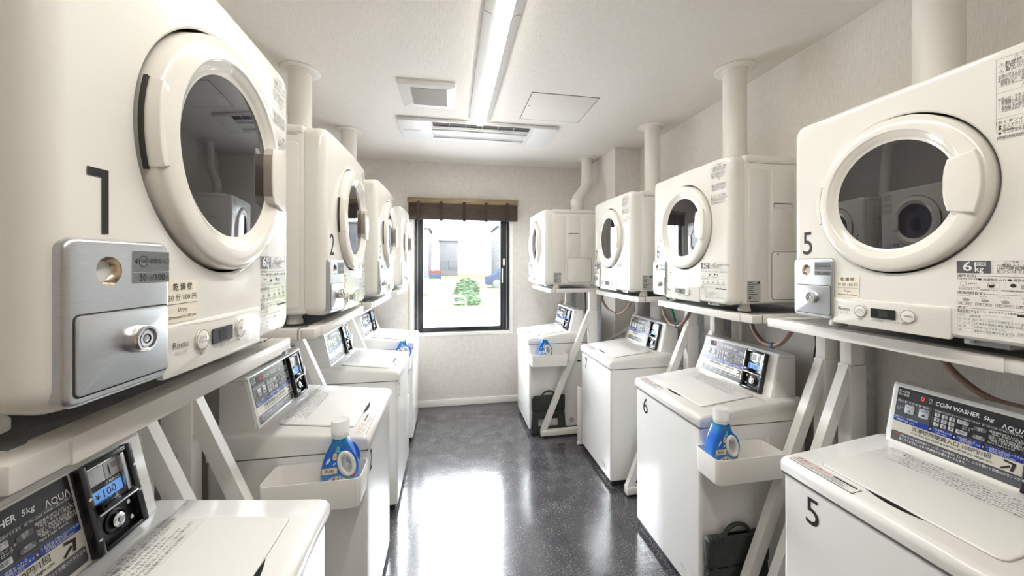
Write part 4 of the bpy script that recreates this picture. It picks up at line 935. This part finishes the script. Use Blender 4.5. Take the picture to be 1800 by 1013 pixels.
# ------------------------------------------------------------ folded step stools
def make_stool():
    t = thing('folding_step_stool', 'x', 'stool')
    b = MB(); b.box(-.145, .145, -.018, .012, .205, .330, 'stool', .008, 3)
    for k in range(8):
        u = -.135 + k * .018 if k < 4 else .060 + (k - 4) * .020
        b.box(u, u + .012, -.0215, .005, .302, .334, 'stool', .004)
    b.box(-.149, -.132, -.024, .010, .225, .325, 'stool', .006, 3)
    b.build('upper_panel', t)
    b = MB()
    pts = [(.058 * math.cos(a), -.004, .322 + .046 * math.sin(a)) for a in [2 * PI * k / 24 for k in range(25)]]
    b.tube(pts, .0085, 'stool', smooth=0, cap=False); b.box(-.05, .05, -.012, .004, .318, .330, 'stool', .003); b.build('handle', t, smooth=60)
    b = MB()
    for sx in (-1, 1):
        lo = [(sx * .155, 0.0), (sx * .105, 0.0), (sx * .092, .060), (sx * .088, .200), (sx * .140, .200)]
        if sx > 0: lo = list(reversed(lo))
        b.prism([(x, z) for x, z in lo], -.012, .014, 'stool', FRONT, bev=.003)
    b.box(-.095, .095, -.013, .012, .012, .064, 'stool', .003); b.box(-.095, .095, -.013, .012, .135, .200, 'stool', .003)
    b.build('lower_frame', t)
    b = MB()
    for k in range(4): b.box(-.125 + k * .07, -.100 + k * .07, -.016, .014, .193, .213, 'stool', .004)
    b.build('hinge', t)
    b = MB()
    for k in range(6): b.box(-.156 + .004 * k / 2, -.146 + .004 * k / 2, -.0155, .0, .02 + k * .03, .034 + k * .03, 'stool', .002)
    b.build('side_tab', t)
    return t
q0 = make_stool()
place(q0, (.835, 2.962, .001), 0, 'folded dark green step stool leaning on the far right washer', 'folded step stools beside the washers')
q1 = copy_tree(q0); place(q1, (1.185, 1.312, .001), 0, 'folded dark green step stool beside washer 6, at the bottom of the photo', 'folded step stools beside the washers')

# ------------------------------------------------------------ slim white canisters between machines
def make_can(loc, lab):
    t = thing('slim_white_canister', lab, 'canister', loc, 0, 'slim white canisters between the washers')
    b = MB(); b.lathe([(.001, .03), (.024, .03), (.026, .036), (.026, .455), (.024, .462), (.001, .464)], 'frame', None, 24); b.build('canister_body', t, smooth=40)
    b = MB(); b.lathe([(.020, .004), (.024, .008), (.022, .03)], 'trim', None, 16, True, True); b.cyl(.010, 0, .026, 'trim', T(-.022, -.008, 0), 10, .002); b.build('foot', t)
    b = MB(); b.prism(rrect(-.010, -.006, .010, .006, .003), .464, .4652, 'seam', None); b.build('lid_slot', t)
make_can((-.329, 2.80, .0), 'slim white upright canister between washer 3 and the far left washer')
make_can((1.046, 2.755, .0), 'slim white upright canister behind washer 7 beside the stand foot')

# ------------------------------------------------------------ hoses and cables
def hose(pts, r, m, name, lab, cat, clip=None, group=None):
    b = MB(); b.tube(pts, r, m, seg=12, smooth=8)
    if clip is None: return tag(b.build(name, smooth=60), lab, cat, group)
    t = thing(name, lab, cat, (0, 0, 0), 0, group); b.build('hose', t, smooth=60)
    c = MB(); c.cyl(r + .003, -.006, .006, 'clip_blue', T(*clip) @ R(PI / 2, 'X'), 14); c.build('clip', t); return t
for (x, Yc, hw, zb, lab) in ((1.30, 2.67, .27, 1.065, 'brown gas hose hanging in a loop left of the console of washer 7'), (1.35, 1.97, .14, 1.08, 'brown gas hose hanging in a loop right of the console of washer 7'),
                            (1.40, 1.365, .11, 1.095, 'brown gas hose hanging in a loop right of the console of washer 6'), (1.62, .76, .19, 1.04, 'brown gas hose hanging in a loop over the console of washer 5')):
    zt_ = 1.205; zm = zb + (zt_ - zb) * .35
    hose([(x + .01, Yc + hw, zt_), (x, Yc + hw * .80, zm + .02), (x, Yc + hw * .4, zb + .012), (x, Yc, zb), (x, Yc - hw * .4, zb + .012), (x, Yc - hw * .80, zm + .02), (x + .01, Yc - hw, zt_)], .010, 'hose_brown', 'gas_hose', lab, 'hose', (x, Yc - hw * .12, zb + .001), 'gas hoses under the dryers')
hose([(1.425, 3.22, .73), (1.425, 3.05, .765), (1.43, 2.90, .83), (1.44, 2.78, .90), (1.45, 2.70, .95)], .013, 'hose_grey', 'drain_hose', 'grey drain hose curving up behind washer 7', 'hose')
hose([(1.675, 1.33, 1.15), (1.66, 1.34, 1.02), (1.65, 1.33, .90), (1.66, 1.32, .70), (1.65, 1.31, .3)], .012, 'hose_grey', 'drain_hose', 'grey hose hanging down the wall right of washer 6', 'hose')
hose([(1.22, 3.10, 1.21), (1.215, 3.08, 1.05), (1.21, 3.06, .96), (1.23, 3.05, .80), (1.24, 3.05, .6)], .007, 'cable', 'power_cable', 'black cable behind the far right washer', 'cable')
hose([(1.275, 2.93, 1.279), (1.285, 2.93, 1.17), (1.29, 2.925, 1.07)], .009, 'green', 'green_wire', 'green wire bundle hanging beside the pillar behind washer 7', 'wire')
hose([(1.37, 2.10, 1.279), (1.37, 2.03, 1.17), (1.372, 2.0, 1.10)], .009, 'green', 'green_wire', 'green wire bundle hanging inside the hose loop right of the console of washer 7', 'wire')
hose([(1.635, 1.37, 1.20), (1.64, 1.36, 1.10), (1.63, 1.36, 1.02), (1.64, 1.35, .85)], .004, 'cable', 'power_cable', 'thin black cable behind the console of washer 6', 'cable')
hose([(-.86, 1.34, 1.20), (-.85, 1.37, 1.09), (-.86, 1.42, 1.06), (-.90, 1.45, 1.07)], .003, 'cable', 'power_cable', 'thin black cable above washer 2 on the left wall', 'cable')
hose([(-.87, 1.34, .86), (-.86, 1.36, .78), (-.87, 1.34, .70), (-.865, 1.37, .58), (-.87, 1.34, .45), (-.88, 1.33, .2)], .004, 'cable', 'power_cable', 'thin black cable hanging behind the brace left of washer 2', 'cable')

# ------------------------------------------------------------ outside
GZ = -.25
def out(name, fn): b = MB(); fn(b); return struct(b.build(name))
out('ground_road', lambda b: b.box(-30, 40, YB + .2, 13.2, GZ - .1, GZ, 'asphalt'))
o = MB(); o.box(-30, 40, 13.2, 70, GZ - .1, GZ + .02, 'grass'); struct(o.build('ground_lawn'))
o = MB(); o.box(-1.5, 2.5, YB + .17, YB + .55, .40, .70, 'concrete', .01); o.box(-1.5, 2.5, YB + .17, YB + .52, .30, .40, 'plate_grey'); struct(o.build('ground_ledge'))
def bush(x, y, w_, h_, lab):
    t = thing('bush', lab, 'bush', (x, y, GZ), 0, 'bushes outside the window')
    b = MB(); rnd = random.Random(int(x * 100))
    for k in range(420):
        a = rnd.uniform(0, 2 * PI); e = rnd.uniform(.05, 1); rr = rnd.uniform(.75, 1.0)
        px = w_ * rr * math.cos(a) * math.sqrt(1 - e * e * .95); py = w_ * .6 * rr * math.sin(a) * math.sqrt(1 - e * e * .95); pz = h_ * e * rr
        s_ = rnd.uniform(.10, .17) * h_ ; mx = T(px, py, pz) @ R(rnd.uniform(0, 6), 'Z') @ R(rnd.uniform(-1, 1), 'X')
        b.add([(-s_, 0, 0), (0, -s_ * .5, 0), (s_, 0, 0), (0, s_ * .5, .02)], [(0, 1, 2, 3)], 'leaf', mx)
    b.loft([[(w_ * .78 * c_ * math.cos(2 * PI * k / 16), w_ * .48 * c_ * math.sin(2 * PI * k / 16), h_ * z_) for k in range(16)] for z_, c_ in ((0, .8), (.3, 1), (.6, .8), (.8, .4))], 'leaf')
    b.build('foliage', t, fix=False)
    s = MB(); s.cyl(.05, -.001, h_ * .3, 'blind', None, 8); s.build('stem', t)
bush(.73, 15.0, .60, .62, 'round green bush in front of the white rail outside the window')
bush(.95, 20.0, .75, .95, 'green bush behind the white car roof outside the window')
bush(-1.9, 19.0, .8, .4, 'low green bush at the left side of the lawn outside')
for (x0, lab) in ((-5.2, 'left'), (-1.9, 'second left'), (1.6, 'middle'), (4.9, 'right')):
    t = thing('road_rail', 'low white road rail outside, %s section' % lab, 'rail', (x0, 13.5, GZ), 0, 'road rails beside the lawn')
    b = MB(); b.tube([(0, 0, .0), (0, 0, .42), (.06, 0, .50), (2.44, 0, .50), (2.5, 0, .42), (2.5, 0, 0)], .03, 'rail', smooth=0); b.build('rail_tube', t)
    b = MB(); b.box(.05, 2.45, -.03, .03, .24, .32, 'rail', .01); b.build('reflector_strip', t)
def building(x0, x1, y, h_, lab, rows, cols):
    t = thing('building', lab, 'building', ((x0 + x1) / 2, y, GZ)); w_ = (x1 - x0) / 2
    b = MB(); b.box(-w_, w_, 0, 8, 0, h_, 'bld', .05); b.build('walls', t)
    b = MB(); b.box(-w_ - .2, w_ + .2, -.2, 8.2, h_, h_ + .3, 'bld', .05); b.build('roof', t)
    for r_ in range(rows):
        for c_ in range(cols):
            u = -w_ + (c_ + .5) * 2 * w_ / cols; v = .9 + r_ * 2.8
            b = MB(); b.box(u - .7, u + .7, -.06, -.001, v, v + 1.3, 'bld_win', .01); b.build('window', t)
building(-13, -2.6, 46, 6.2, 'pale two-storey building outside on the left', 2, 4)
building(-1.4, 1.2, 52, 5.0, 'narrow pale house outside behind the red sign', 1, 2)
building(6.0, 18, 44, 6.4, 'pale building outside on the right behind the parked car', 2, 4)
sg = thing('shop_sign', 'small red and dark sign outside beyond the lawn', 'sign', (-1.3, 34, GZ))
b = MB(); b.box(-.55, .55, 0, .2, .35, .85, 'car', .02); b.box(-.55, .55, 0, .2, .86, 1.15, 'sign_red', .02); b.build('sign_board', sg)
b = MB(); b.box(-.5, -.4, .05, .15, 0, .4, 'bld'); b.box(.4, .5, .05, .15, 0, .4, 'bld'); b.build('sign_post', sg)
cr_ = thing('parked_car', 'blue grey car parked outside at the right of the window', 'car', (4.6, 26, GZ), 0)
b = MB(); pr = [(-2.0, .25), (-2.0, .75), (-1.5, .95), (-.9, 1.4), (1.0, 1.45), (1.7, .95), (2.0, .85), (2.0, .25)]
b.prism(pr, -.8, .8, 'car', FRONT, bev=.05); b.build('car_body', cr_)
b = MB(); b.prism([(-.8, .98), (-.6, 1.3), (.9, 1.32), (1.35, .98)], .8, .82, 'car_glass', FRONT); b.build('side_window', cr_)
for x in (-1.25, 1.25):
    b = MB(); b.cyl(.31, -.86, .86, 'black', T(x, 0, .31) @ R(PI / 2, 'X'), 20, .02); b.build('wheel', cr_)
